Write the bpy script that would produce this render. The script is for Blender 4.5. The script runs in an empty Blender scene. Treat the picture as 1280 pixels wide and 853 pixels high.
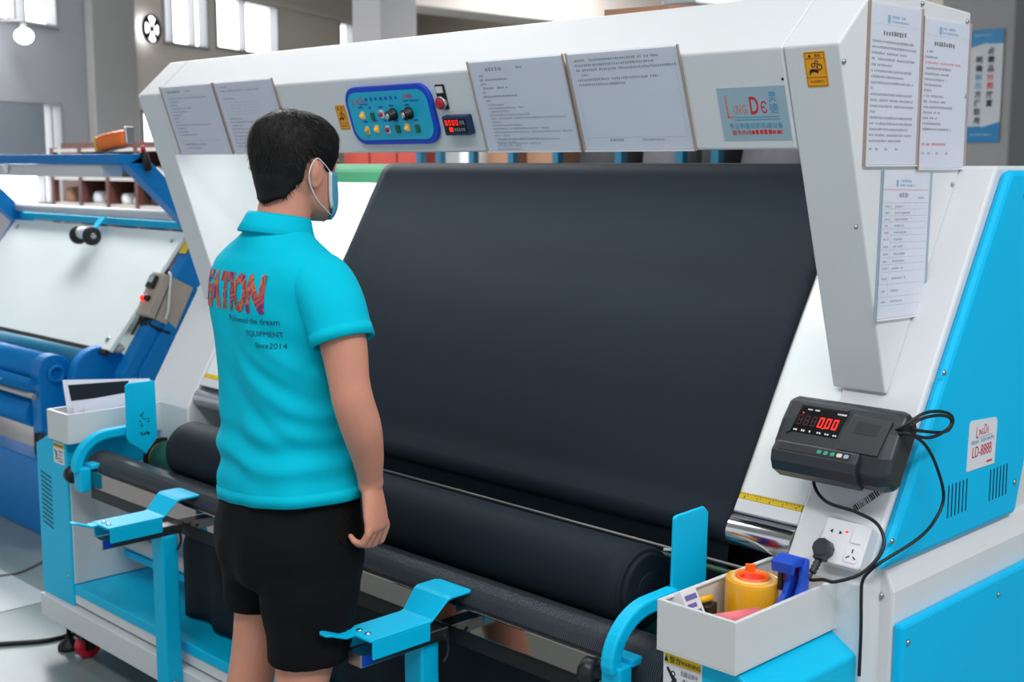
import bpy, bmesh, math, random
from mathutils import Vector, Matrix, noise

random.seed(7)
V = Vector
PI = math.pi
scene = bpy.context.scene
COL = scene.collection

# ------------------------------------------------------------------ camera, world, lights, exposure
FPX = 1584.0
cam_data = bpy.data.cameras.new('camera')
cam = bpy.data.objects.new('camera', cam_data)
COL.objects.link(cam)
scene.camera = cam
cam_data.sensor_width = 36.0
cam_data.sensor_fit = 'HORIZONTAL'
cam_data.lens = 36.0 * FPX / 1280.0
cam_data.clip_start = 0.05
cam_data.clip_end = 200
pitch = math.atan(223.5 / FPX)
yaw = math.radians(180 - 44.55)
fh = V((math.cos(yaw), math.sin(yaw), 0))
fwd = fh * math.cos(pitch) - V((0, 0, 1)) * math.sin(pitch)
right = fh.cross(V((0, 0, 1)))
upv = right.cross(fwd)
R3 = Matrix((right, upv, -fwd)).transposed()
cam.matrix_world = Matrix.Translation((0, 0, 1.62)) @ R3.to_4x4()
cam_data.dof.use_dof = True
cam_data.dof.focus_distance = 2.55
cam_data.dof.aperture_fstop = 5.6

world = bpy.data.worlds.new('world')
scene.world = world
world.use_nodes = True
wbg = world.node_tree.nodes['Background']
wbg.inputs['Color'].default_value = (0.86, 0.92, 1.0, 1)
wbg.inputs['Strength'].default_value = 0.72

def area_light(name, loc, target, sx, sy, power, color=(1, 1, 1)):
    d = bpy.data.lights.new(name, 'AREA')
    d.shape = 'RECTANGLE'; d.size = sx; d.size_y = sy
    d.energy = power; d.color = color
    o = bpy.data.objects.new(name, d); COL.objects.link(o)
    o.location = loc
    dirv = V(target) - V(loc)
    o.rotation_euler = dirv.to_track_quat('-Z', 'Y').to_euler()
    return o

# rows of ceiling lamps over the aisles
area_light('ceiling_lamp_light_over_machine', (-2.2, 1.7, 4.5), (-2.2, 1.7, 0), 4.6, 0.7, 16, (0.985, 0.99, 1.0))
area_light('ceiling_lamp_light_over_aisle', (-1.2, -0.6, 4.5), (-1.2, -0.6, 0), 4.6, 0.7, 85, (0.985, 0.99, 1.0))
area_light('ceiling_lamp_light_beside_aisle', (1.6, 1.2, 4.5), (1.6, 1.2, 0), 0.7, 4.6, 165, (0.985, 0.99, 1.0))
area_light('ceiling_lamp_light_far', (-8.0, 4.0, 4.5), (-8.0, 4.0, 0), 6.0, 0.7, 330, (0.985, 0.99, 1.0))

area_light('fill_light_by_windows', (-11.5, 5.2, 4.5), (-11.5, 5.2, 0), 6.0, 0.7, 230, (0.985, 0.99, 1.0))  # added fill light to brighten the left wall
area_light('fill_light_back', (-8.5, 12.0, 4.5), (-8.5, 12.0, 0), 6.0, 0.7, 420, (0.985, 0.99, 1.0))  # added fill light for the back wall and its beams

vs = scene.view_settings
vs.view_transform = 'Standard'
vs.look = 'None'
vs.gamma = 1.0
vs.use_curve_mapping = False
vs.exposure = 0.1

# ------------------------------------------------------------------ materials
def lin(r, g, b):
    f = lambda c: (c / 12.92 if c <= 0.04045 else ((c + 0.055) / 1.055) ** 2.4)
    return (f(r / 255), f(g / 255), f(b / 255), 1)

MATS = {}
def mat(name, rgb, rough=0.5, metal=0.0, var=0.05, scale=8.0, bump=0.0, bscale=300.0, coat=0.0,
        emit=None, estr=0.0, alpha=1.0, trans=0.0, spec=0.5, sheen=0.0, sss=0.0, scratch=0.0):
    m = bpy.data.materials.new(name); m.use_nodes = True
    nt = m.node_tree; N = nt.nodes; L = nt.links
    p = N['Principled BSDF']
    col = lin(*rgb)
    p.inputs['Roughness'].default_value = rough
    p.inputs['Metallic'].default_value = metal
    p.inputs['Specular IOR Level'].default_value = spec
    p.inputs['Coat Weight'].default_value = coat
    p.inputs['Transmission Weight'].default_value = trans
    p.inputs['Alpha'].default_value = alpha
    p.inputs['Sheen Weight'].default_value = sheen
    if sss:
        p.inputs['Subsurface Weight'].default_value = sss
        p.inputs['Subsurface Radius'].default_value = (0.012, 0.005, 0.003)
        p.inputs['Subsurface Scale'].default_value = 0.6
    tc = N.new('ShaderNodeTexCoord')
    if var > 0:
        nz = N.new('ShaderNodeTexNoise'); nz.inputs['Scale'].default_value = scale
        nz.inputs['Detail'].default_value = 5; nz.inputs['Roughness'].default_value = 0.6
        L.new(tc.outputs['Object'], nz.inputs['Vector'])
        mx = N.new('ShaderNodeMix'); mx.data_type = 'RGBA'
        mx.inputs['A'].default_value = tuple(c * (1 - var) for c in col[:3]) + (1,)
        mx.inputs['B'].default_value = tuple(min(1, c * (1 + var)) for c in col[:3]) + (1,)
        L.new(nz.outputs['Fac'], mx.inputs['Factor'])
        L.new(mx.outputs['Result'], p.inputs['Base Color'])
    else:
        p.inputs['Base Color'].default_value = col
    if bump > 0:
        nb = N.new('ShaderNodeTexNoise'); nb.inputs['Scale'].default_value = bscale
        nb.inputs['Detail'].default_value = 3
        L.new(tc.outputs['Object'], nb.inputs['Vector'])
        bp = N.new('ShaderNodeBump'); bp.inputs['Strength'].default_value = bump
        bp.inputs['Distance'].default_value = 0.002
        L.new(nb.outputs['Fac'], bp.inputs['Height'])
        L.new(bp.outputs['Normal'], p.inputs['Normal'])
    if emit:
        p.inputs['Emission Color'].default_value = lin(*emit)
        p.inputs['Emission Strength'].default_value = estr
    MATS[name] = m
    return m

def M(n): return MATS[n]

mat('white_paint', (222, 224, 226), 0.42, var=0.03, scale=5, bump=0.04, bscale=700)
mat('grey_white_paint', (216, 217, 217), 0.45, var=0.03, scale=4, bump=0.04, bscale=700)
mat('cyan_paint', (0, 192, 236), 0.45, spec=0.25, var=0.05, scale=6, bump=0.12, bscale=900)
mat('cyan_paint_panel', (0, 192, 244), 0.48, spec=0.2, var=0.03, scale=3, bump=0.10, bscale=900)
mat('blue_paint', (0, 122, 196), 0.42, spec=0.25, var=0.08, scale=5, bump=0.08, bscale=600)
mat('board_white', (240, 244, 243), 0.35, var=0.015, scale=3)
mat('board_aged', (240, 248, 245), 0.4, var=0.05, scale=2.5)
mat('chrome', (215, 217, 220), 0.12, metal=1.0, var=0.04, scale=12)
mat('brushed_steel', (178, 180, 182), 0.28, metal=1.0, var=0.10, scale=30)
mat('mirror_steel', (158, 148, 142), 0.07, metal=1.0, var=0.08, scale=9)
mat('dark_metal', (44, 44, 46), 0.45, metal=0.6, var=0.1)
mat('black_plastic', (24, 25, 27), 0.38, var=0.05)
mat('charcoal_plastic', (42, 46, 50), 0.36, var=0.04, bump=0.06, bscale=1500)
mat('black_rubber', (20, 20, 21), 0.6, var=0.1)
mat('green_felt', (72, 158, 112), 0.75, var=0.06, scale=30)
mat('green_felt_dark', (20, 110, 95), 0.7, var=0.06)
mat('green_band', (38, 78, 52), 0.5, var=0.05)
mat('yellow_plastic', (236, 178, 20), 0.4, var=0.04)
mat('ruler_yellow', (236, 196, 22), 0.45, var=0.04)
mat('ink_black', (26, 26, 30), 0.6, var=0)
mat('ink_grey', (128, 130, 146), 0.7, var=0)
mat('ink_soft', (158, 160, 178), 0.7, var=0)
mat('ink_red', (214, 44, 48), 0.6, var=0)
mat('ink_softred', (222, 130, 138), 0.6, var=0)
mat('ink_orange', (226, 128, 96), 0.6, var=0)
mat('ink_navy', (14, 70, 92), 0.7, var=0)
mat('ink_blue', (66, 158, 200), 0.6, var=0)
mat('ink_paleblue', (150, 186, 206), 0.6, var=0)
mat('paper', (222, 224, 236), 0.7, var=0.015, scale=6)
mat('paper_lilac', (214, 216, 232), 0.7, var=0.02, scale=6)
mat('sticker_orange', (246, 164, 18), 0.45, var=0.02)
mat('sticker_white', (228, 228, 234), 0.45, var=0.02)
mat('sticker_blue', (160, 184, 198), 0.35, var=0.03)
mat('sticker_brown', (150, 120, 100), 0.6, var=0.05)
mat('panel_blue', (8, 66, 200), 0.4, var=0.03)
mat('panel_cyan', (18, 178, 214), 0.35, var=0.05, scale=20)
mat('amber', (240, 170, 30), 0.3, var=0.02, emit=(250, 180, 40), estr=0.35)
mat('button_green', (16, 100, 62), 0.4, var=0.02)
mat('button_red', (190, 24, 48), 0.35, var=0.02)
mat('led_red', (255, 30, 20), 0.4, var=0, emit=(255, 30, 18), estr=1.6)
mat('led_dim', (52, 16, 24), 0.5, var=0, emit=(120, 20, 40), estr=0.06)
mat('screen_dark', (16, 12, 16), 0.12, var=0.02)
mat('key_green', (40, 150, 120), 0.4, var=0)
mat('key_pale', (206, 196, 186), 0.4, var=0)
mat('navy_plastic', (26, 48, 92), 0.4, var=0.03)
mat('white_plastic', (232, 232, 234), 0.35, var=0.02)
mat('soft_grey_plastic', (206, 208, 212), 0.4, var=0.02)
mat('tape_amber', (240, 172, 24), 0.22, var=0.05, scale=30, coat=0.5)
mat('tape_pale', (246, 214, 150), 0.35, var=0.03)
mat('orange_plastic', (250, 110, 22), 0.35, var=0.02)
mat('red_plastic', (236, 38, 18), 0.35, var=0.02)
mat('cobalt_plastic', (16, 74, 196), 0.32, var=0.03)
mat('pink_paper', (236, 118, 130), 0.6, var=0.04)
mat('beige_metal', (176, 164, 150), 0.5, var=0.05)
mat('orange_packet', (250, 116, 20), 0.35, var=0.08, scale=40, bump=0.5, bscale=60)
mat('concrete_wall', (152, 153, 160), 0.85, var=0.05, scale=0.8, bump=0.1, bscale=40)
mat('wall_brown', (206, 196, 190), 0.85, var=0.05, scale=0.8)
mat('wall_beige', (206, 196, 182), 0.85, var=0.06, scale=0.6)
mat('pillar_grey', (158, 156, 158), 0.8, var=0.03, scale=1)
mat('ceiling_white', (200, 196, 188), 0.9, var=0.03, scale=0.5)
mat('window_frame', (150, 150, 152), 0.5, var=0.03)
mat('window_daylight', (250, 252, 255), 0.3, var=0, emit=(246, 250, 255), estr=4.0)
mat('shutter_grey', (116, 124, 134), 0.6, var=0.04)
mat('lamp_glow', (255, 255, 255), 0.4, var=0, emit=(250, 252, 255), estr=14.0)
mat('rack_wood', (86, 46, 38), 0.6, var=0.12, scale=3)
mat('rack_rail', (186, 180, 172), 0.5, var=0.08)
mat('teal_post', (14, 96, 124), 0.45, var=0.05)
mat('navy_post', (16, 58, 130), 0.45, var=0.05)
mat('carton', (164, 122, 96), 0.8, var=0.06)
mat('red_box', (168, 62, 50), 0.6, var=0.12, scale=5)
mat('grey_bundle', (96, 94, 100), 0.7, var=0.2, scale=12)
mat('dark_bundle', (44, 42, 48), 0.7, var=0.2, scale=12)
mat('white_bundle', (226, 226, 226), 0.7, var=0.06, scale=8)
mat('plastic_wrap', (198, 208, 222), 0.18, var=0.12, scale=20, bump=0.8, bscale=25)
mat('poster_blue', (14, 128, 186), 0.4, var=0.06, scale=3)
mat('poster_white', (206, 208, 214), 0.5, var=0.02)
mat('cable_black', (16, 16, 17), 0.45, var=0)
mat('cable_grey', (86, 88, 92), 0.5, var=0)
mat('cable_white', (222, 222, 226), 0.5, var=0)
mat('shirt', (0, 192, 218), 0.85, spec=0.12, var=0.03, scale=10, bump=0.10, bscale=1600)
mat('skin', (214, 148, 124), 0.5, var=0.06, scale=14, bump=0.05, bscale=500, sss=0.15)
mat('hair', (17, 14, 14), 0.6, spec=0.3, var=0.2, scale=60, bump=0.4, bscale=220)
mat('shorts', (5, 5, 6), 0.85, var=0.15, scale=14, bump=0.08, bscale=1200, spec=0.25)
mat('mask_blue', (92, 178, 212), 0.7, var=0.03)
mat('mask_white', (230, 236, 240), 0.7, var=0.02)
mat('eye_white', (232, 230, 226), 0.25, var=0)
mat('cream_cloth', (198, 190, 172), 0.8, var=0.05)

def acrylic(name):
    m = bpy.data.materials.new(name); m.use_nodes = True
    nt = m.node_tree; N = nt.nodes; L = nt.links
    out = N['Material Output']; p = N['Principled BSDF']
    p.inputs['Base Color'].default_value = (0.9, 0.93, 0.97, 1)
    p.inputs['Roughness'].default_value = 0.06
    p.inputs['Alpha'].default_value = 0.16
    MATS[name] = m
acrylic('acrylic')
mat('acrylic_edge', (170, 150, 136), 0.3, var=0.02)

# woven black cloth
def cloth_mat(name, rgb, sheen):
    m = mat(name, rgb, 0.62, spec=0.12, var=0.06, scale=3.0, sheen=sheen)
    nt = m.node_tree; N = nt.nodes; L = nt.links; p = N['Principled BSDF']
    tc = N.new('ShaderNodeTexCoord')
    w = N.new('ShaderNodeTexNoise'); w.inputs['Scale'].default_value = 900
    L.new(tc.outputs['Object'], w.inputs['Vector'])
    b = N.new('ShaderNodeBump'); b.inputs['Strength'].default_value = 0.12; b.inputs['Distance'].default_value = 0.001
    L.new(w.outputs['Fac'], b.inputs['Height']); L.new(b.outputs['Normal'], p.inputs['Normal'])
    p.inputs['Sheen Roughness'].default_value = 0.35
    p.inputs['Sheen Tint'].default_value = (0.75, 0.85, 1, 1)
    return m
cloth_mat('black_cloth', (30, 38, 46), 0.0)

mat('ribbed_rubber', (56, 62, 68), 0.36, var=0.05)

# multicolour print on the shirt
def swirl_mat():
    m = bpy.data.materials.new('swirl_print'); m.use_nodes = True
    nt = m.node_tree; N = nt.nodes; L = nt.links; p = N['Principled BSDF']
    p.inputs['Roughness'].default_value = 0.7
    tc = N.new('ShaderNodeTexCoord')
    n = N.new('ShaderNodeTexNoise'); n.inputs['Scale'].default_value = 16; n.inputs['Distortion'].default_value = 2.5
    n.inputs['Detail'].default_value = 1
    L.new(tc.outputs['Object'], n.inputs['Vector'])
    r = N.new('ShaderNodeValToRGB')
    e = r.color_ramp.elements
    e[0].position = 0.30; e[0].color = lin(30, 110, 96)
    e[1].position = 0.68; e[1].color = lin(120, 40, 120)
    for pos, c in ((0.42, (196, 84, 60)), (0.5, (140, 40, 90)), (0.58, (214, 120, 50))):
        k = e.new(pos); k.color = lin(*c)
    L.new(n.outputs['Fac'], r.inputs['Fac']); L.new(r.outputs['Color'], p.inputs['Base Color'])
    MATS['swirl_print'] = m
swirl_mat()

# painted concrete floor
def floor_mat(name, rgb, rough):
    m = mat(name, rgb, rough, var=0.10, scale=1.3, bump=0.05, bscale=60)
    return m
floor_mat('floor_paint', (128, 142, 140), 0.28)
floor_mat('floor_pale', (188, 196, 200), 0.3)

# ------------------------------------------------------------------ mesh helpers
def frame(o, ux, uy):
    ux = V(ux).normalized(); uy = V(uy); uy = (uy - ux * uy.dot(ux)).normalized()
    n = ux.cross(uy)
    m = Matrix((ux, uy, n)).transposed().to_4x4()
    m.translation = V(o)
    return m

def rrect(w, h, r, n=5, cx=0, cy=0):
    pts = []
    for qx, qy, a0 in ((1, 1, 0), (-1, 1, 90), (-1, -1, 180), (1, -1, 270)):
        for i in range(n + 1):
            a = math.radians(a0 + 90 * i / n)
            pts.append((cx + qx * (w / 2 - r) + r * math.cos(a), cy + qy * (h / 2 - r) + r * math.sin(a)))
    return pts

TXT = {}
def text_geo(s, bold=0.0):
    k = (s, bold)
    if k in TXT: return TXT[k]
    cu = bpy.data.curves.new('t', 'FONT'); cu.body = s; cu.size = 1.0; cu.offset = bold
    cu.resolution_u = 3; cu.fill_mode = 'FRONT' if hasattr(cu, 'fill_mode') else cu.fill_mode
    ob = bpy.data.objects.new('t', cu); COL.objects.link(ob)
    bpy.context.view_layer.update()
    dg = bpy.context.evaluated_depsgraph_get()
    me = bpy.data.meshes.new_from_object(ob.evaluated_get(dg))
    vv = [(v.co.x, v.co.y) for v in me.vertices]
    ff = [tuple(p.vertices) for p in me.polygons]
    bpy.data.objects.remove(ob); bpy.data.curves.remove(cu); bpy.data.meshes.remove(me)
    TXT[k] = (vv, ff)
    return TXT[k]

class MB:
    def __init__(s): s.v = []; s.f = []; s.sm = []
    def add(s, vs, fs, smooth=False):
        o = len(s.v)
        s.v += [V(p) for p in vs]
        for f in fs:
            s.f.append(tuple(i + o for i in f)); s.sm.append(smooth)
        return s
    def box(s, x0, x1, y0, y1, z0, z1):
        v = [(x0, y0, z0), (x1, y0, z0), (x1, y1, z0), (x0, y1, z0), (x0, y0, z1), (x1, y0, z1), (x1, y1, z1), (x0, y1, z1)]
        return s.add(v, [(0, 3, 2, 1), (4, 5, 6, 7), (0, 1, 5, 4), (1, 2, 6, 5), (2, 3, 7, 6), (3, 0, 4, 7)])
    def obox(s, m, x0, x1, y0, y1, z0, z1):
        t = MB().box(x0, x1, y0, y1, z0, z1)
        return s.add([m @ p for p in t.v], t.f)
    def prism_x(s, prof, x0, x1):
        n = len(prof)
        area = sum(prof[i][0] * prof[(i + 1) % n][1] - prof[(i + 1) % n][0] * prof[i][1] for i in range(n))
        p = prof if area > 0 else prof[::-1]
        v = [(x0, a, b) for a, b in p] + [(x1, a, b) for a, b in p]
        f = [tuple(range(n - 1, -1, -1)), tuple(range(n, 2 * n))]
        f += [(i, (i + 1) % n, n + (i + 1) % n, n + i) for i in range(n)]
        return s.add(v, f)
    def prism_y(s, prof, y0, y1):
        n = len(prof)
        area = sum(prof[i][0] * prof[(i + 1) % n][1] - prof[(i + 1) % n][0] * prof[i][1] for i in range(n))
        p = prof if area > 0 else prof[::-1]
        v = [(a, y0, b) for a, b in p] + [(a, y1, b) for a, b in p]
        f = [tuple(range(n)), tuple(range(2 * n - 1, n - 1, -1))]
        f += [(i, n + i, n + (i + 1) % n, (i + 1) % n) for i in range(n)]
        return s.add(v, f)
    def plate(s, m, poly, z0, z1):
        n = len(poly)
        area = sum(poly[i][0] * poly[(i + 1) % n][1] - poly[(i + 1) % n][0] * poly[i][1] for i in range(n))
        p = poly if area > 0 else poly[::-1]
        v = [m @ V((a, b, z0)) for a, b in p] + [m @ V((a, b, z1)) for a, b in p]
        f = [tuple(range(n - 1, -1, -1)), tuple(range(n, 2 * n))]
        f += [(i, (i + 1) % n, n + (i + 1) % n, n + i) for i in range(n)]
        return s.add(v, f)
    def cyl(s, p0, p1, r0, r1=None, seg=24, caps=True):
        r1 = r0 if r1 is None else r1
        return s.tube([p0, p1], [r0, r1], seg, caps)
    def tube(s, path, r, seg=10, caps=True):
        path = [V(p) for p in path]; n = len(path)
        rr = r if isinstance(r, (list, tuple)) else [r] * n
        t = (path[1] - path[0]).normalized()
        a = V((0, 0, 1)) if abs(t.z) < 0.9 else V((1, 0, 0))
        u = t.cross(a).normalized()
        vs = []
        for i in range(n):
            ti = (path[min(i + 1, n - 1)] - path[max(i - 1, 0)])
            ti = ti.normalized() if ti.length > 1e-9 else t
            u = (u - ti * u.dot(ti)).normalized(); w = ti.cross(u)
            for k in range(seg):
                an = 2 * PI * k / seg
                vs.append(path[i] + (u * math.cos(an) + w * math.sin(an)) * rr[i])
        o = len(s.v); s.v += vs
        for i in range(n - 1):
            for k in range(seg):
                s.f.append((o + i * seg + k, o + i * seg + (k + 1) % seg, o + (i + 1) * seg + (k + 1) % seg, o + (i + 1) * seg + k)); s.sm.append(True)
        if caps:
            s.f.append(tuple(o + k for k in range(seg - 1, -1, -1))); s.sm.append(False)
            s.f.append(tuple(o + (n - 1) * seg + k for k in range(seg))); s.sm.append(False)
        return s
    def loft(s, rings, cap=True, smooth=True):
        o = len(s.v); n = len(rings[0])
        for r in rings: s.v += [V(p) for p in r]
        for i in range(len(rings) - 1):
            for k in range(n):
                s.f.append((o + i * n + k, o + i * n + (k + 1) % n, o + (i + 1) * n + (k + 1) % n, o + (i + 1) * n + k)); s.sm.append(smooth)
        if cap:
            s.f.append(tuple(o + k for k in range(n - 1, -1, -1))); s.sm.append(smooth)
            s.f.append(tuple(o + (len(rings) - 1) * n + k for k in range(n))); s.sm.append(smooth)
        return s
    def lathe(s, m, prof, seg=28, smooth=True):
        # prof [(r, h)], round the local z axis of m
        rings = []
        for r, h in prof:
            rings.append([m @ V((r * math.cos(2 * PI * k / seg), r * math.sin(2 * PI * k / seg), h)) for k in range(seg)])
        return s.loft(rings, cap=(prof[0][0] > 0 or prof[-1][0] > 0), smooth=smooth)
    def ring_lathe(s, m, prof, seg=28, smooth=True):
        # closed profile (torus-like)
        rings = []
        for r, h in prof + [prof[0]]:
            rings.append([m @ V((r * math.cos(2 * PI * k / seg), r * math.sin(2 * PI * k / seg), h)) for k in range(seg)])
        return s.loft(rings, cap=False, smooth=smooth)
    def ball(s, c, rx, ry, rz, m=None, n=16, k=10):
        rings = []
        for i in range(k + 1):
            a = -PI / 2 + PI * i / k
            ra = max(math.cos(a), 0.02)
            ring = []
            for j in range(n):
                b = 2 * PI * j / n
                p = V((rx * ra * math.cos(b), ry * ra * math.sin(b), rz * math.sin(a)))
                if m: p = m @ p
                ring.append(V(c) + p)
            rings.append(ring)
        return s.loft(rings)
    def text(s, m, st, x, y, size, sx=1.0, align='L', bold=0.0, h=0.0):
        vv, ff = text_geo(st, bold)
        if not vv: return s
        x0 = min(a for a, b in vv); x1 = max(a for a, b in vv)
        off = {'L': -x0, 'C': -(x0 + x1) / 2, 'R': -x1}[align]
        return s.add([m @ V((x + (a + off) * size * sx, y + b * size, h)) for a, b in vv], ff)
    def rect(s, m, x0, x1, y0, y1, h=0.0):
        return s.add([m @ V((x0, y0, h)), m @ V((x1, y0, h)), m @ V((x1, y1, h)), m @ V((x0, y1, h))], [(0, 1, 2, 3)])
    def printline(s, m, x, y, w, ch, rnd, h=0.0, gap=0.12):
        # a line of small illegible characters
        end = x + w
        while x < end:
            if rnd.random() < gap * 0.5: x += ch * 0.9; continue
            cw = ch * rnd.uniform(0.55, 0.85)
            s.rect(m, x, min(x + cw, end), y + ch * rnd.uniform(0, 0.12), y + ch * rnd.uniform(0.72, 0.95), h)
            x += ch * 0.98
        return s

def set_mesh(me, mb):
    me.from_pydata([tuple(p) for p in mb.v], [], mb.f)
    me.polygons.foreach_set('use_smooth', mb.sm)
    me.update()

def thing(name, label, cat, loc=(0, 0, 0), group=None):
    o = bpy.data.objects.new(name, None); COL.objects.link(o)
    o.empty_display_size = 0.1
    o.location = loc; o['label'] = label; o['category'] = cat
    if group: o['group'] = group
    return o

PRINTS = {'printed_text', 'small_print', 'panel_print', 'sticker_print', 'socket_slots', 'barcode_bars', 'card_print', 'carton_print', 'screen_print', 'counter_keys', 'ruler_marks', 'unlit_digits', 'digits', 'lettering', 'counter_digits'}
def part(name, mb, material, parent, bevel=0.0, label=None, kind=None, mw=None, seg=2):
    """mesh in world coordinates, parented so that it stays there"""
    me = bpy.data.meshes.new(name); set_mesh(me, mb)
    me.materials.append(M(material) if isinstance(material, str) else material)
    o = bpy.data.objects.new(name, me); COL.objects.link(o)
    o.parent = parent
    if parent is not None:
        if parent.parent is None and parent.type == 'EMPTY':
            o.location = -parent.location
        elif parent.parent is None:
            o.location = -parent.location
    if bevel > 0:
        b = o.modifiers.new('bevel', 'BEVEL'); b.width = bevel; b.segments = seg
        b.limit_method = 'ANGLE'; b.angle_limit = math.radians(40); b.harden_normals = False
    if label: o['label'] = label
    if name in PRINTS: kind = 'stuff'
    if kind: o['kind'] = kind
    return o

def single(name, mb, material, label, cat, group=None, bevel=0.0, kind=None):
    """a thing that is one mesh, origin at its base"""
    xs = [p.x for p in mb.v]; ys = [p.y for p in mb.v]; zs = [p.z for p in mb.v]
    c = V(((min(xs) + max(xs)) / 2, (min(ys) + max(ys)) / 2, min(zs)))
    mb.v = [p - c for p in mb.v]
    o = part(name, mb, material, None, bevel)
    o.location = c
    if label: o['label'] = label
    if cat: o['category'] = cat
    if group: o['group'] = group
    if kind: o['kind'] = kind
    return o

def struct(name, mb, material, parent=None, bevel=0.0):
    o = part(name, mb, material, parent, bevel)
    if parent is None: o['kind'] = 'structure'
    return o

def screw(m, parent, r=0.006):
    mb = MB().lathe(m, [(r, 0), (r, 0.002), (r * 0.7, 0.004), (r * 0.15, 0.0046)], 12)
    return part('screw', mb, 'brushed_steel', parent)
# ------------------------------------------------------------------ the room
struct('floor', MB().box(-24, 9, -9, 17, -0.12, 0), 'floor_paint')
struct('trim_1', MB().box(-9, -4.45, 0.2, 1.98, 0.0, 0.003), 'floor_pale')
struct('ceiling', MB().box(-24, 9, -9, 17, 5.2, 5.35), 'ceiling_white')
struct('wall_back', MB().box(-24, 9, 16.5, 16.8, 0, 5.2), 'wall_beige')

# left wall: direction d, inner normal n, windows as real openings
WO = V((-15.03, 7.495, 0)); WD = V((-0.44072, 0.89764, 0)); WN = V((0.89764, 0.44072, 0))
WM = frame(WO, WD, (0, 0, 1))       # local x along the wall, y up, z = -? (toward outside)
if WM.to_3x3() @ V((0, 0, 1)) @ WN < 0 if False else (WM.to_3x3() @ V((0, 0, 1))).dot(WN) < 0:
    SGN = -1
else:
    SGN = 1
WINS = [(-5.0, -0.61, 3.19, 4.5), (1.54, 2.62, 3.2, 4.5), (2.83, 4.61, 3.24, 4.02), (6.72, 7.25, 3.2, 4.02),
        (-5.0, -0.61, 1.12, 2.32), (0.98, 2.3, 1.25, 2.3)]
ss = sorted({-10.0, 10.0, 0.94} | {a for w in WINS for a in w[:2]})
zz = sorted({0.0, 5.2} | {a for w in WINS for a in w[2:]})
wl, wr = MB(), MB()
for i in range(len(ss) - 1):
    j = 0
    while j < len(zz) - 1:
        sc, zc = (ss[i] + ss[i + 1]) / 2, (zz[j] + zz[j + 1]) / 2
        if not any(a < sc < b and c < zc < d for a, b, c, d in WINS):
            (wl if sc < 0.94 else wr).obox(WM, ss[i], ss[i + 1], zz[j], zz[j + 1], -0.3 if SGN > 0 else 0.0, 0.0 if SGN > 0 else 0.3)
        j += 1
wall_left = struct('wall_left', wl, 'concrete_wall')
struct('wall_panel', wr, 'wall_brown', wall_left)
struct('trim_2', MB().obox(WM, -0.098, 0.779, 0, 5.2, 0.0 if SGN > 0 else -0.12, 0.12 if SGN > 0 else 0.0), 'pillar_grey', None, 0.02)
MULL = [[-1.30, -1.14, -3.0], [1.79, 2.32], [3.66], [], [-0.76, -0.93], [1.5]]
TRAN = [[], [], [], [], [1.5], [1.66]]
def wbox(mb, s0, s1, z0, z1, d0, d1):
    return mb.obox(WM, s0, s1, z0, z1, min(d0 * SGN, d1 * SGN), max(d0 * SGN, d1 * SGN))
for i, (a, b, c, d) in enumerate(WINS):
    fr = MB(); t = 0.032
    wbox(fr, a, a + t, c, d, -0.2, 0.03); wbox(fr, b - t, b, c, d, -0.2, 0.03)
    wbox(fr, a, b, c, c + t, -0.2, 0.05); wbox(fr, a, b, d - t, d, -0.2, 0.03)
    w = struct('window_%d' % (i + 1), fr, 'window_frame')
    cuts = [a + t] + sorted(MULL[i]) + [b - t]
    for s in MULL[i]:
        part('mullion', wbox(MB(), s - 0.015, s + 0.015, c + t, d - t, -0.18, 0.0), 'window_frame', w)
    rows = [c + t] + TRAN[i] + [d - t]
    for z in TRAN[i]:
        part('transom', wbox(MB(), a + t, b - t, z - 0.02, z + 0.02, -0.17, -0.01), 'window_frame', w)
    for k in range(len(cuts) - 1):
        for q in range(len(rows) - 1):
            part('pane', wbox(MB(), cuts[k] + 0.015, cuts[k + 1] - 0.015, rows[q] + 0.01, rows[q + 1] - 0.01, -0.12, -0.11), 'window_daylight', w)
    if i == 4:
        part('shutter', wbox(MB(), -5.0, -0.93, 1.70, 2.30, 0.005, 0.03), 'shutter_grey', w, label='grey roller shutter')
struct('trim_3', wbox(MB(), -10, 10, 4.02, 4.1, 0, 0.06), 'wall_brown')

# columns and beams of the hall
struct('column_middle', MB().box(-11.72, -11.2, 9.0, 9.52, 0, 5.2), 'pillar_grey', None, 0.02)
struct('column_right', MB().box(-5.75, -5.05, 11.2, 11.9, 0, 5.2), 'pillar_grey', None, 0.02)
struct('beam_1', MB().box(-12.4, -11.8, 9.6, 16.5, 3.46, 4.0), 'wall_brown', None, 0.02)
struct('beam_2', MB().box(-16, 4, 15.9, 16.5, 3.5, 3.9), 'wall_beige', None, 0.02)
struct('beam_3', MB().box(-9.6, -9.1, 11.9, 16.5, 3.42, 4.0), 'pillar_grey', None, 0.02)
single('drain_pipe', MB().cyl((-14.2, 16.35, 0), (-14.2, 16.35, 5.2), 0.06), 'red_box',
       'red vertical pipe on the far beige wall', 'pipe')

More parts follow.
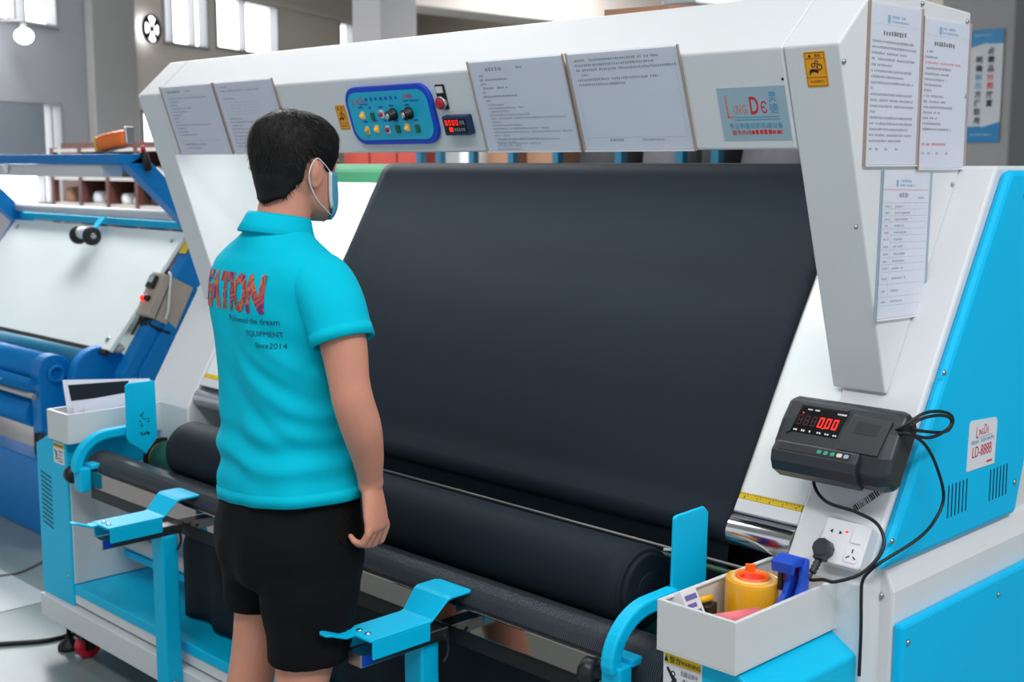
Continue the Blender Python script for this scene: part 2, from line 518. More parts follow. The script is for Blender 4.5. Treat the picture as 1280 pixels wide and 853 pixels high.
# exhaust fan set in the wall: ring, hub and blades against the daylight
fs, fz = 1.09, 3.345
fo = WM @ V((fs, fz, 0.12 * SGN))
fan = thing('exhaust_fan', 'round exhaust fan with dark blades high on the wall', 'fan', fo)
FM = frame(fo, WD, (0, 0, 1))
part('daylight_opening', MB().lathe(FM @ Matrix.Translation((0, 0, 0.0)), [(0.001, 0.0), (0.17, 0.0), (0.17, 0.012 * SGN), (0.001, 0.012 * SGN)], 28), 'window_daylight', fan)
part('ring', MB().ring_lathe(FM, [(0.168, 0.0), (0.185, 0.0), (0.185, 0.05 * SGN), (0.168, 0.05 * SGN)], 28), 'dark_metal', fan)
part('hub', MB().lathe(FM, [(0.035, 0.015 * SGN), (0.035, 0.05 * SGN), (0.02, 0.06 * SGN)], 16), 'dark_metal', fan)
for k in range(4):
    a0 = math.radians(30 + 90 * k)
    poly = [(0.03 * math.cos(a0), 0.03 * math.sin(a0)), (0.155 * math.cos(a0 - 0.05), 0.155 * math.sin(a0 - 0.05)), (0.16 * math.cos(a0 + 0.28), 0.16 * math.sin(a0 + 0.28)), (0.15 * math.cos(a0 + 0.55), 0.15 * math.sin(a0 + 0.45)), (0.04 * math.cos(a0 + 0.5), 0.04 * math.sin(a0 + 0.5))]
    part('blade', MB().plate(FM, poly, min(0.03 * SGN, 0.04 * SGN), max(0.03 * SGN, 0.04 * SGN)), 'dark_metal', fan)

# glowing lamp on a bracket
lp = WM @ V((-1.71, 2.99, 0.45 * SGN))
lamp = thing('wall_lamp', 'glowing round lamp on a bracket below the upper left window', 'lamp', lp)
part('globe', MB().ball(lp, 0.1, 0.1, 0.085), 'lamp_glow', lamp)
part('cap', MB().cyl(lp + V((0, 0, 0.07)), lp + V((0, 0, 0.13)), 0.045, 0.03, 14), 'pillar_grey', lamp)
part('bracket', MB().tube([lp + V((0, 0, 0.12)), lp + V((0, 0, 0.17)), lp - WN * 0.43 + V((0, 0, 0.17))], 0.012, 8), 'pillar_grey', lamp)
for i, (x, y, rot) in enumerate(((-2.2, 1.7, 0), (-1.2, -0.6, 0), (-8.0, 4.0, 0), (1.6, 1.2, 1), (-11.5, 5.2, 0), (-8.5, 12.0, 0))):  # the last two housings go with the added fill lights
    hx, hy = (2.3, 0.35) if not rot else (0.35, 2.3)
    single('ceiling_lamp', MB().box(x - hx, x + hx, y - hy, y + hy, 4.53, 4.6), 'white_paint',
           ['long ceiling lamp housing above the inspection machine', 'long ceiling lamp housing above the front aisle',
            'long ceiling lamp housing above the far blue machine', 'long ceiling lamp housing above the right aisle', 'long added housing of the fill light nearest the windows', 'long added housing of the fill light at the back of the hall'][i], 'lamp', 'ceiling lamps', 0.01)

# poster on the right column
PO = V((-5.46, 11.19, 1.80)); PMx = frame(PO, (1, 0, 0), (0, 0, 1)); pw, ph = 0.32, 1.0
poster = thing('wall_poster', 'blue and white slogan poster on the grey column at right', 'poster', PO)
part('sheet', MB().plate(PMx, [(0, 0), (pw, 0), (pw, ph), (0, ph)], 0.0, 0.006), 'poster_white', poster)
part('top_band', MB().plate(PMx, [(0, ph), (0, ph - 0.16), (0.14, ph - 0.125), (0.17, ph - 0.12), (0.2, ph - 0.13), (pw, ph - 0.13), (pw, ph)], 0.006, 0.008), 'poster_blue', poster)
part('bottom_band', MB().plate(PMx, [(0, 0), (pw, 0), (pw, 0.18), (0.19, 0.145), (0.16, 0.135), (0.13, 0.145), (0, 0.14)], 0.006, 0.008), 'poster_blue', poster)
tb, tr, tl = MB(), MB(), MB()
for i, ch in enumerate('必需品分类放置'):
    (tr if i in (3, 4) else tb).text(PMx, ch, 0.215, ph - 0.215 - i * 0.077, 0.066, align='C', bold=0.02, h=0.009)
for i, ch in enumerate('明确标示方便取用'):
    (tl if i in (2, 3) else tb).text(PMx, ch, 0.105, ph - 0.29 - i * 0.077, 0.066, align='C', bold=0.02, h=0.009)
part('lettering', tb, 'ink_black', poster, label='black slogan characters in two columns')
part('lettering', tr, 'ink_red', poster, label='red characters in the right column')
part('lettering', tl, 'ink_blue', poster, label='blue characters in the left column')
rnd = random.Random(3)
part('small_print', MB().printline(PMx, 0.05, 0.06, 0.2, 0.018, rnd, 0.0095).printline(PMx, 0.05, ph - 0.06, 0.16, 0.018, rnd, 0.0095), 'ink_paleblue', poster)

# ------------------------------------------------------------------ racks and goods at the back
def rack(name, label, x0, x1, y, depth, zs, posts, postmat, shelfmat, backmat=None):
    r = thing(name, label, 'rack', ((x0 + x1) / 2, y, 0))
    for px in posts:
        for yy in (y, y + depth):
            part('post', MB().box(px - 0.03, px + 0.03, yy - 0.03, yy + 0.03, 0, zs[-1] + 0.04), postmat, r)
    for z in zs:
        part('shelf', MB().box(x0, x1, y - 0.02, y + depth + 0.02, z, z + 0.03), shelfmat, r)
    if backmat:
        part('back_panel', MB().box(x0 - 0.7, x1, y + depth + 0.03, y + depth + 0.05, 0.3, zs[-1] + 0.1), backmat, r)
        for px in posts[1:-1]:
            part('divider', MB().box(px - 0.012, px + 0.012, y + 0.03, y + depth + 0.03, zs[0], zs[-1]), backmat, r)
    return r
wr_x = [-12.3, -11.7, -11.15, -10.6, -10.05, -9.5]
rack('pigeonhole_rack', 'brown pigeonhole rack behind the far blue machine', -12.35, -9.4, 5.7, 0.4, [0.5, 0.97, 1.20, 1.45, 1.72], wr_x, 'rack_wood', 'rack_rail', 'rack_wood')
rnd = random.Random(11)
goods = ['white_bundle', 'grey_bundle', 'paper', 'carton', 'white_plastic', 'dark_bundle']
def bundle(x, y, z, w, d, h):
    rings = []
    for i, (t, k) in enumerate(((0, 0.85), (0.15, 1.0), (0.5, 1.02), (0.85, 0.98), (1.0, 0.8))):
        rings.append([V((x + w / 2 * k * math.copysign(abs(math.cos(a)) ** 0.5, math.cos(a)) + rnd.uniform(-1, 1) * 0.01, y + d / 2 * k * math.copysign(abs(math.sin(a)) ** 0.5, math.sin(a)), z + h * t)) for a in [2 * PI * q / 14 for q in range(14)]])
    return MB().loft(rings)
cell_words = ['leftmost', 'second', 'middle', 'fourth', 'fifth']
for ci in range(5):
    for row, z in (('lower', 1.23), ('upper', 1.48)):
        for side, fx in (('left', 0.28), ('right', 0.70)):
            m = rnd.choice(goods); h = rnd.uniform(0.07, 0.16); w = rnd.uniform(0.13, 0.2)
            x = wr_x[ci] + (wr_x[ci + 1] - wr_x[ci]) * fx
            cn = {'white_bundle': 'white cloth bundle', 'grey_bundle': 'grey cloth bundle', 'paper': 'pale paper packet', 'carton': 'brown carton', 'white_plastic': 'white plastic tub', 'dark_bundle': 'dark cloth bundle'}[m]
            single('stored_bundle', bundle(x, 5.85, z, w, 0.2, h), m, '%s at %s of the %s %s bay of the pigeonhole rack' % (cn, side, row, cell_words[ci]), 'bundle', 'goods in the pigeonhole rack')
bx = [-9.45, -8.2, -7.95, -7.55, -7.1, -6.62, -6.0, -5.45, -5.15, -4.4]
rack('storage_rack', 'teal post storage rack seen through the gap under the machine hood', -9.5, -4.35, 7.0, 0.8, [0.6, 1.33, 2.1], bx, 'teal_post', 'rack_rail')
for i in range(len(bx) - 1):
    m, n = [('red_box', 'red box'), ('white_bundle', 'white bundle'), ('white_bundle', 'white bundle'), ('carton', 'brown carton'), ('carton', 'brown carton'), ('dark_bundle', 'dark cloth bundle'), ('grey_bundle', 'grey cloth bundle'), ('dark_bundle', 'dark cloth bundle'), ('grey_bundle', 'grey cloth bundle')][i]
    x0, x1 = bx[i] + 0.05, bx[i + 1] - 0.05
    if i == 0:
        for k in range(3):
            a = x0 + (x1 - x0) * k / 3; b = x0 + (x1 - x0) * (k + 1) / 3 - 0.02
            single('stored_box', MB().box(a, b, 7.1, 7.6, 1.36, 1.78 + 0.02 * k), 'red_box', 'red box on the storage rack, %s of three in the left bay' % ['left', 'middle', 'right'][k], 'box', 'boxes on the storage rack', 0.01)
    elif 'carton' in m:
        single('stored_box', MB().box(x0, x1, 7.1, 7.6, 1.36, 1.76), m, '%s carton on the storage rack, %s' % ('brown', ['left of two', 'right of two'][i - 3]), 'box', 'boxes on the storage rack', 0.01)
    else:
        single('stored_bundle', bundle((x0 + x1) / 2, 7.35, 1.362, x1 - x0, 0.5, 0.42), m, '%s filling bay %s of the storage rack' % (n, ['one', 'two', 'three', 'four', 'five', 'six', 'seven', 'eight', 'nine'][i]), 'bundle', 'bundles on the storage rack')

# plastic-wrapped cloth rolls standing behind the machine at right
for i, (x, y, z, r, nm) in enumerate(((-2.15, 4.95, 0.28, 0.28, 'lower'), (-2.1, 4.95, 0.86, 0.26, 'upper'), (-1.55, 4.3, 0.26, 0.26, 'near'))):
    rings = []
    rr = random.Random(i)
    for t in range(13):
        k = t / 12
        ra = r * (0.6 if t in (0, 12) else 1)
        rings.append([V((x - 1.6 + 1.9 * k if i != 2 else x - 0.8 + 1.5 * k, y + ra * math.cos(a) * (1 + 0.05 * rr.uniform(-1, 1)), z + ra * math.sin(a) * (1 + 0.04 * rr.uniform(-1, 1)))) for a in [2 * PI * q / 20 for q in range(20)]])
    single('wrapped_cloth_roll', MB().loft(rings), 'plastic_wrap' if i else 'plastic_wrap', '%s plastic wrapped cloth roll lying behind the machine' % nm, 'cloth roll', 'wrapped cloth rolls behind the machine')
# ------------------------------------------------------------------ the inspection machine
def sl(z): return 2.09 + (z - 0.857) * 0.592
SLM = frame((0, sl(0.857), 0.857), (1, 0, 0), (0, 0.592, 1))        # sloped table plane
SK = math.hypot(0.592, 1)
def st(z): return (z - 0.857) * SK
HM = frame((0, 2.045, 1.832), (1, 0, 0), (0, -0.325, 1))            # hood front plane, y = 0 at the crease
def hm_y(z): return (z - 1.832) * math.hypot(0.325, 1)
XR, XL = -1.243, -3.79
SM = frame((XR, 0, 0), (0, 1, 0), (0, 0, 1))                        # right hood side, local x = world y, local y = world z

mc = thing('fabric_inspection_machine', 'white and cyan fabric inspection machine with sloped lit table and overhead hood', 'machine', (-2.6, 2.3, 0))

# side frames carrying the table
def frame_prof(zb):
    return [(2.075, zb), (2.075, 0.83), (sl(0.845), 0.845), (sl(1.612), 1.612), (2.86, 1.612), (2.70, zb)]
fr_r = part('side_frame', MB().prism_x(frame_prof(0.3), -1.345, -1.166), 'white_paint', mc, 0.006)
fr_l = part('side_frame', MB().prism_x(frame_prof(0.2), -3.872, -3.605), 'white_paint', mc, 0.006)
# right base with blue lower panel
part('base_cabinet', MB().prism_y([(-1.345, 0.1), (-1.138, 0.1), (-1.138, 0.812), (-1.158, 0.858), (-1.345, 0.858)], 2.135, 3.3), 'white_paint', mc, 0.006)
lp_ = part('lower_panel', MB().box(-1.138, -1.116, 2.135, 3.3, 0.12, 0.752), 'cyan_paint_panel', mc, 0.007)
for y, z in ((2.155, 0.715), (2.54, 0.715), (2.93, 0.715)):
    screw(frame((-1.116, y, z), (0, 1, 0), (0, 0, 1)), lp_)
up_ = part('side_panel', MB().prism_x([(2.098, 0.862), (2.555, 1.603), (2.90, 1.603), (2.668, 0.862)], -1.166, -1.142), 'cyan_paint_panel', mc, 0.011, label='cyan triangular side panel with louvres')
UPM = frame((-1.142, 0, 0), (0, 1, 0), (0, 0, 1))
for y, z in ((2.125, 0.915), (2.648, 0.935), (2.30, 1.215), (2.62, 1.55)):
    screw(frame((-1.142, y, z), (0, 1, 0), (0, 0, 1)), up_)
for y0, z0 in ((2.345, 0.915), (2.53, 0.915)):
    for k in range(6):
        part('louvre', MB().plate(UPM, rrect(0.0028, 0.068, 0.0013, 2, y0 + k * 0.0155, z0 + 0.034), 0.0002, 0.0012), 'dark_metal', up_)
# sticker LD-888B
stk = part('model_sticker', MB().plate(UPM, [(2.417, 0.997), (2.543, 0.995), (2.548, 1.085), (2.54, 1.094), (2.43, 1.101), (2.421, 1.095)], 0.0003, 0.0012), 'sticker_white', up_, label='white model sticker reading LD-888B')
tx = MB().text(UPM, 'LD-888B', 2.482, 1.022, 0.033, sx=0.75, align='C', h=0.0018).text(UPM, 'L', 2.452, 1.062, 0.034, sx=0.6, h=0.0018).text(UPM, 'ING', 2.464, 1.066, 0.018, sx=0.7, h=0.0018).text(UPM, 'D', 2.488, 1.066, 0.03, sx=0.6, h=0.0018).text(UPM, 'E', 2.503, 1.066, 0.018, sx=0.8, h=0.0018)
tx.rect(UPM, 2.505, 2.53, 1.003, 1.007, 0.0018)
part('sticker_lettering', tx, 'ink_red', up_)
rnd = random.Random(5)
part('sticker_print', MB().printline(UPM, 2.432, 1.050, 0.105, 0.009, rnd, 0.0018).rect(UPM, 2.455, 2.525, 1.0605, 1.062, 0.0018), 'ink_paleblue', up_)

# front cabinets
def cab(x_in, x_top, x_out, y1, zb):
    return MB().prism_y([(x_in, zb), (x_out, zb), (x_out, 0.695), (x_top, 0.735), (x_in, 0.735)], 1.769, y1)
cr = part('front_cabinet', cab(-1.40, -1.243, -1.178, 2.134, 0.19), 'cyan_paint', mc, 0.005)
cl = part('front_cabinet', cab(-3.836, -3.97, -4.06, 2.15, 0.185), 'cyan_paint', mc, 0.005)
for k in range(12):
    z = 0.42 + k * 0.0155
    part('louvre', MB().plate(frame((0, 1.769, 0), (1, 0, 0), (0, 0, 1)), [(-4.03, z + 0.012), (-3.955, z), (-3.955, z + 0.004), (-4.03, z + 0.016)], 0.0003, 0.0015), 'dark_metal', cl)
screw(frame((-3.86, 1.769, 0.28), (1, 0, 0), (0, 0, 1)), cl)
part('inner_panel', MB().box(-3.836, -3.830, 1.776, 2.6, 0.258, 0.628), 'grey_white_paint', mc, 0.002)
part('rear_column', MB().box(-3.872, -3.607, 2.155, 2.7, 0.1, 0.86), 'white_paint', mc, 0.004)

# warning labels on the cabinet fronts
def warning(parent, x0, z1, w, h, lab):
    fm = frame((x0, 1.769, z1 - h), (1, 0, 0), (0, 0, 1))
    lb = part('warning_label', MB().plate(fm, rrect(w, h, 0.003, 3, w / 2, h / 2), 0.0002, 0.0009), 'sticker_white', parent, label=lab)
    part('label_band', MB().plate(fm, [(0.003, h * 0.74), (w - 0.003, h * 0.74), (w - 0.003, h - 0.003), (0.003, h - 0.003)], 0.0009, 0.0013), 'ruler_yellow', parent)
    t = MB().text(fm, '警告', w * 0.17, h * 0.79, h * 0.16, h=0.0017).text(fm, '/', w * 0.41, h * 0.79, h * 0.15, h=0.0017).text(fm, 'WARNING', w * 0.46, h * 0.795, h * 0.145, sx=0.78, h=0.0017, bold=0.01)
    t.text(fm, '机器运转中', w * 0.46, h * 0.55, h * 0.135, sx=0.72, h=0.0014).text(fm, '请注意手', w * 0.5, h * 0.37, h * 0.135, sx=0.72, h=0.0014)
    r_ = random.Random(2)
    t.printline(fm, w * 0.42, h * 0.22, w * 0.5, h * 0.07, r_, 0.0014).printline(fm, w * 0.42, h * 0.1, w * 0.45, h * 0.07, r_, 0.0014)
    # hand in gears
    t.plate(fm, [(w * 0.08, h * 0.62), (w * 0.13, h * 0.66), (w * 0.27, h * 0.48), (w * 0.36, h * 0.42), (w * 0.35, h * 0.36), (w * 0.24, h * 0.36), (w * 0.17, h * 0.48)], 0.001, 0.0014)
    for cx, cy, rr in ((0.26, 0.53, 0.06), (0.28, 0.27, 0.09)):
        t.ring_lathe(fm @ Matrix.Translation((w * cx, h * cy, 0.001)), [(h * rr * 0.65, 0), (h * rr * 1.1, 0), (h * rr * 1.1, 0.0005), (h * rr * 0.65, 0.0005)], 14)
    t.plate(fm, [(w * 0.03, h * 0.78), (w * 0.13, h * 0.78), (w * 0.08, h * 0.93)], 0.0013, 0.0016)
    part('label_lettering', t, 'ink_black', parent)
warning(cr, -1.397, 0.728, 0.088, 0.082, 'white and yellow hand warning label')
warning(cl, -3.925, 0.722, 0.075, 0.07, 'white and yellow hand warning label')

# low shelf, beams, feet
part('shelf', MB().box(-3.83, -1.40, 1.772, 2.55, 0.225, 0.257), 'cyan_paint', mc, 0.004)
part('shelf_beam', MB().box(-3.836, -1.40, 1.776, 1.82, 0.192, 0.224), 'white_paint', mc, 0.003)
part('base_beam', MB().box(-4.05, -1.14, 1.752, 1.80, 0.105, 0.184), 'white_paint', mc, 0.004)
part('base_beam', MB().box(-4.05, -3.99, 1.80, 2.7, 0.105, 0.184), 'white_paint', mc, 0.004)
for x, y in ((-3.95, 1.80), (-1.25, 1.84), (-3.95, 2.62), (-1.25, 3.2)):
    ft = part('levelling_foot', MB().lathe(Matrix.Translation((x, y, 0)), [(0.038, 0), (0.038, 0.012), (0.03, 0.022), (0.014, 0.034), (0.014, 0.05), (0.008, 0.05), (0.008, 0.106)], 20), 'dark_metal', mc)
    part('nut', MB().lathe(Matrix.Translation((x, y, 0.08)), [(0.015, 0), (0.015, 0.014)], 6, False), 'brushed_steel', ft)
for x, y in ((-3.835, 1.81), (-1.36, 1.9)):
    cs = part('caster', MB().box(x - 0.025, x + 0.025, y - 0.03, y + 0.03, 0.07, 0.106), 'dark_metal', mc)
    part('caster_wheel', MB().lathe(frame((x - 0.016, y, 0.042), (0, 1, 0), (0, 0, 1)), [(0.012, -0.002), (0.016, 0), (0.034, 0), (0.042, 0.004), (0.042, 0.028), (0.034, 0.032), (0.016, 0.032), (0.012, 0.034)], 22), 'button_red', cs, label='red caster wheel')
    for sx_ in (-0.0205, 0.0205):
        part('caster_fork', MB().box(x + sx_ - 0.0015, x + sx_ + 0.0015, y - 0.018, y + 0.018, 0.03, 0.08), 'dark_metal', cs)

# hood: two end legs and the box between
def hood_leg(x0, x1):
    pr = [(2.2618, 1.165), (2.045, 1.832), (2.165, 1.942), (2.548, 1.925), (2.548, 1.62), (sl(1.61), 1.61), (sl(1.165), 1.165)]
    return MB().prism_x(pr, x0, x1)
leg_r = part('hood_leg', hood_leg(-1.361, XR), 'white_paint', mc, 0.004)
leg_l = part('hood_leg', hood_leg(XL, -3.677), 'white_paint', mc, 0.004)
hood = part('hood', MB().prism_x([(2.1058, 1.645), (2.045, 1.832), (2.165, 1.942), (2.548, 1.925), (2.548, 1.715), (2.14, 1.715), (2.118, 1.645)], -3.675, -1.363), 'white_paint', mc, 0.004)
for y, z in ((2.062, 1.80), (2.34, 1.925), (2.53, 1.905), (2.535, 1.755), (2.125, 1.50), (2.50, 1.575)):
    screw(frame((XR, y, z), (0, 1, 0), (0, 0, 1)), leg_r, 0.005)
part('rivet', MB().lathe(frame(HM @ V((-1.372, hm_y(1.775), 0)), (1, 0, 0), (0, -0.325, 1)), [(0.003, 0), (0.002, 0.0015), (0.0003, 0.002)], 8), 'dark_metal', hood)
# lamp tube under the hood
tube = part('hood_lamp', MB().cyl((-3.6, 2.2, 1.695), (-1.42, 2.2, 1.695), 0.011, None, 14), 'lamp_tube' if 'lamp_tube' in MATS else mat('lamp_tube', (255, 255, 255), 0.3, var=0, emit=(250, 252, 255), estr=5.0), mc)
area_light('hood_lamp_light', (-2.5, 2.22, 1.68), (-2.5, 2.42, 1.15), 2.1, 0.05, 4.6, (0.97, 1.0, 1.0))

# table board and ruler
part('table_board', MB().obox(SLM, -3.60, -1.346, st(0.942), st(1.56), -0.03, -0.006), 'board_white', mc, 0.002)
part('table_lip', MB().obox(SLM, -3.60, -1.346, st(0.906), st(0.930), -0.03, -0.003), 'white_paint', mc, 0.002)
rul = part('ruler', MB().obox(SLM, -3.60, -1.349, st(0.9305), st(0.9415), -0.02, -0.004), 'ruler_yellow', mc, 0.0, label='yellow tape measure along the table edge')
tk = MB(); rr_ = random.Random(9)
for k in range(26):
    x = -1.51 + k * 0.0062
    tk.rect(SLM, x, x + 0.0012, st(0.9415) - (0.006 if k % 5 == 0 else 0.0035), st(0.9415), -0.0035)
for k, ch in enumerate('87654'):
    tk.text(SLM, ch, -1.487 + k * 0.031, st(0.9315), 0.0085, h=-0.0035)
part('ruler_marks', tk, 'ink_black', mc)

# rollers
mat('guide_steel', (120, 118, 118), 0.5, metal=1.0, var=0.1)
part('dark_interior_sheet', MB().box(-3.69, -1.347, 2.215, 2.225, 0.26, 0.88), 'black_rubber', mc)  # added black sheet, stands in for the shade inside the machine
def roller(name, y, z, r, x0, x1, m, parent=mc, lab=None, seg=32):
    return part(name, MB().cyl((x0, y, z), (x1, y, z), r, None, seg), m, parent, label=lab)
roller('top_roller', 2.579, 1.555, 0.06, -3.68, -1.36, 'green_felt', lab='green felt covered top roller')
roller('chrome_roller', 2.128, 0.862, 0.033, -3.60, -1.347, 'chrome')
part('roller_guard', MB().box(-3.60, -1.347, 2.138, 2.165, 0.878, 0.903), 'dark_metal', mc)
roller('guide_rod', 2.06, 0.810, 0.004, -3.02, -1.347, 'guide_steel', seg=12)
roller('guide_tube', 2.05, 0.797, 0.006, -3.02, -1.347, 'green_band', seg=14)
rbp = []
for k in range(468):
    xx_ = -3.76 + 2.34 * k / 468
    rbp += [(0.060, xx_), (0.060, xx_ + 0.0028), (0.0580, xx_ + 0.0034), (0.0580, xx_ + 0.0046)]
part('guide_bracket', MB().box(-3.04, -3.02, 2.04, 2.22, 0.785, 0.818), 'dark_metal', mc, 0.002)
fr_ = part('winding_roller', MB().lathe(frame((0, 1.85, 0.645), (0, 1, 0), (0, 0, 1)), rbp, 26, False), 'ribbed_rubber', mc, label='black ribbed rubber winding roller')
rr2 = roller('winding_roller', 2.055, 0.650, 0.06, -3.72, -1.42, 'green_felt_dark', lab='green winding roller with yellow end')
part('roller_end', MB().cyl((-3.735, 2.055, 0.650), (-3.722, 2.055, 0.650), 0.055), 'yellow_plastic', rr2)
part('roller_end_disc', MB().cyl((-3.745, 2.055, 0.650), (-3.737, 2.055, 0.650), 0.068), 'black_rubber', rr2)
part('roller_end', MB().cyl((-3.79, 1.85, 0.645), (-3.76, 1.85, 0.645), 0.02), 'brushed_steel', fr_)
roller('lower_tube', 1.955, 0.37, 0.022, -3.83, -1.41, 'white_paint', seg=18)
part('lower_rail', MB().box(-3.83, -1.41, 1.95, 1.99, 0.315, 0.338), 'cyan_paint', mc, 0.002)

# chrome guide bar with clamps, curved arms and end plates
bar = part('front_bar', MB().box(-3.725, -1.53, 1.774, 1.80, 0.612, 0.664), 'mirror_steel', mc, 0.002)
part('under_bar_strip', MB().box(-3.70, -1.53, 1.782, 1.81, 0.572, 0.611), 'dark_metal', mc)  # dark strip giving the black line below the bar
def sq_tube(path, w, t):
    # rectangular section swept in a plane x = const
    rings = []
    n = len(path)
    for i in range(n):
        a = V(path[max(i - 1, 0)]); b = V(path[min(i + 1, n - 1)])
        d = (b - a).normalized(); nn = V((-d.y, d.x))
        p = V(path[i])
        rings.append([(sx * w / 2, p.x + nn.x * sy * t / 2, p.y + nn.y * sy * t / 2) for sx, sy in ((-1, -1), (1, -1), (1, 1), (-1, 1))])
    return rings
def end_stop(xa, plate_poly, xp, lab, holes):
    blk = part('stop_clamp', MB().box(xa - 0.024, xa + 0.024, 1.738, 1.774, 0.60, 0.675).box(xa - 0.024, xa + 0.024, 1.774, 1.806, 0.667, 0.684), 'cyan_paint', mc, 0.004)
    path = [(1.742, 0.664)]
    for k in range(13):
        a = math.radians(176 - 88 * k / 12)
        path.append((1.85 + 0.112 * math.cos(a), 0.672 + 0.098 * math.sin(a)))
    path.append((1.925, 0.7715))
    part('stop_arm', MB().loft([[(xa + q[0], q[1], q[2]) for q in r] for r in sq_tube(path, 0.03, 0.03)], smooth=False), 'cyan_paint', blk, 0.005)
    pl = part('stop_plate', MB().plate(frame((xp, 0, 0), (0, 1, 0), (0, 0, 1)), plate_poly, 0.0, 0.008), 'cyan_paint', blk, 0.002, label=lab)
    kn = MB().lathe(frame((xa - 0.024, 1.756, 0.64), (0, 1, 0), (0, 0, 1)) @ Matrix.Rotation(PI, 4, 'X'), [(0.008, 0), (0.008, 0.024), (0.017, 0.024), (0.028, 0.034), (0.028, 0.054), (0.016, 0.062)], 14)
    part('knob', kn, 'black_plastic', blk)
    if holes:
        hm = frame((xp + 0.008, 0, 0), (0, 1, 0), (0, 0, 1)); sc = MB(); q = random.Random(4)
        for k in range(16):
            y, z = 1.955 + q.uniform(-0.016, 0.016), 0.785 + q.uniform(-0.035, 0.045)
            sc.plate(hm, [(y + q.uniform(0.001, 0.006) * math.cos(a), z + q.uniform(0.001, 0.007) * math.sin(a)) for a in (0, 1.3, 2.6, 3.9, 5.2)], 0.0001, 0.0006)
        part('chipped_paint', sc, 'dark_metal', blk, kind='stuff')
end_stop(-3.70, [(1.905, 0.928), (1.99, 0.927), (1.998, 0.92), (2.0, 0.745), (1.992, 0.73), (1.966, 0.703), (1.957, 0.69), (1.946, 0.703), (1.902, 0.736), (1.893, 0.75), (1.895, 0.92)], -3.672, 'chipped cyan stop plate with pointed lower edge', True)
end_stop(-1.50, [(1.925, 0.925), (1.932, 0.93), (2.02, 0.932), (2.034, 0.918), (2.03, 0.75), (1.92, 0.75)], -1.506, 'plain cyan stop plate', False)

# swing-arm posts in front
def arm_post(xc, xp):
    po = part('arm_post', MB().box(xp - 0.032, xp + 0.028, 1.70, 1.752, 0.02, 0.585), 'cyan_paint', mc, 0.006)
    part('post_bolt', MB().lathe(frame((xp + 0.028, 1.725, 0.15), (0, 1, 0), (0, 0, 1)), [(0.012, 0), (0.012, 0.006), (0.006, 0.006), (0.006, 0.02)], 10), 'brushed_steel', po)
    part('arm_bar', MB().box(xc - 0.022, xc + 0.022, 1.528, 1.77, 0.584, 0.612), 'brushed_steel', po, 0.002)
    # folded cyan plate: lip, channel, ramp and wing
    lr = [(1.466, 0.664, 0.008), (1.470, 0.664, 0.014), (1.478, 0.663, 0.017), (1.496, 0.656, 0.018), (1.515, 0.6485, 0.018), (1.54, 0.6485, 0.018)]
    part('arm_lip', MB().loft([[(xc - 0.026 - w, y, z - 0.006), (xc - 0.026 + w, y, z - 0.006), (xc - 0.026 + w, y, z), (xc - 0.026 - w, y, z)] for y, z, w in lr], smooth=False), 'cyan_paint', po, 0.0015)
    pr = [(1.534, 0.650, 0.046), (1.54, 0.650, 0.048), (1.69, 0.650, 0.048), (1.70, 0.652, 0.049), (1.738, 0.690, 0.056), (1.748, 0.694, 0.058), (1.80, 0.694, 0.058), (1.812, 0.693, 0.05)]
    rings = [[(xc - w, y, z - 0.006), (xc + w, y, z - 0.006), (xc + w, y, z), (xc - w, y, z)] for y, z, w in pr]
    pl = part('arm_plate', MB().loft(rings, smooth=False), 'cyan_paint', po, 0.002)
    for sx_ in (-0.0455, 0.0455):
        part('arm_skirt', MB().box(xc + sx_ - 0.0025, xc + sx_ + 0.0025, 1.54, 1.695, 0.606, 0.645), 'cyan_paint', po, 0.0015)
    for dx in (-0.014, 0.014):
        part('bolt', MB().lathe(Matrix.Translation((xc + dx, 1.553, 0.65)), [(0.007, 0), (0.007, 0.003), (0.003, 0.004), (0.0005, 0.004)], 8), 'chrome', po)
    part('end_label', MB().box(xc + 0.022, xc + 0.0235, 1.531, 1.56, 0.588, 0.608), 'cobalt_plastic', po)
    part('hook', MB().tube([(xc + 0.04, 1.735 + 0.018 * math.cos(a), 0.575 + 0.03 * math.sin(a)) for a in [math.radians(-80 + 16 * k) for k in range(11)]], 0.0035, 8), 'black_rubber', po)
arm_post(-3.145, -3.145)
arm_post(-2.018, -2.035)

# white socket box on the sloped frame
OM = SLM @ Matrix.Translation((0, 0, 0.0))
sx0, sx1, s0, s1 = -1.266, -1.169, st(0.85), st(0.925)
sock = part('socket_box', MB().plate(OM, rrect(sx1 - sx0, s1 - s0, 0.006, 3, (sx0 + sx1) / 2, (s0 + s1) / 2), 0.0, 0.034), 'white_plastic', mc, 0.003, label='white double power socket')
part('switch', MB().plate(OM, rrect(0.022, 0.03, 0.003, 3, sx0 + 0.074, s0 + 0.062), 0.034, 0.0365), 'white_plastic', sock, 0.001)
part('outlet', MB().plate(OM, rrect(0.03, 0.03, 0.006, 4, sx0 + 0.074, s0 + 0.024), 0.034, 0.0355), 'white_plastic', sock, 0.0008)
hl = MB()
cxs, cys = sx0 + 0.074, s0 + 0.024
for a in (90, 215, 325):
    m_ = OM @ Matrix.Translation((cxs + 0.008 * math.cos(math.radians(a)), cys + 0.008 * math.sin(math.radians(a)), 0)) @ Matrix.Rotation(math.radians(a - 0), 4, 'Z')
    hl.plate(m_, [(-0.004, -0.0012), (0.004, -0.0012), (0.004, 0.0012), (-0.004, 0.0012)], 0.0355, 0.0359)
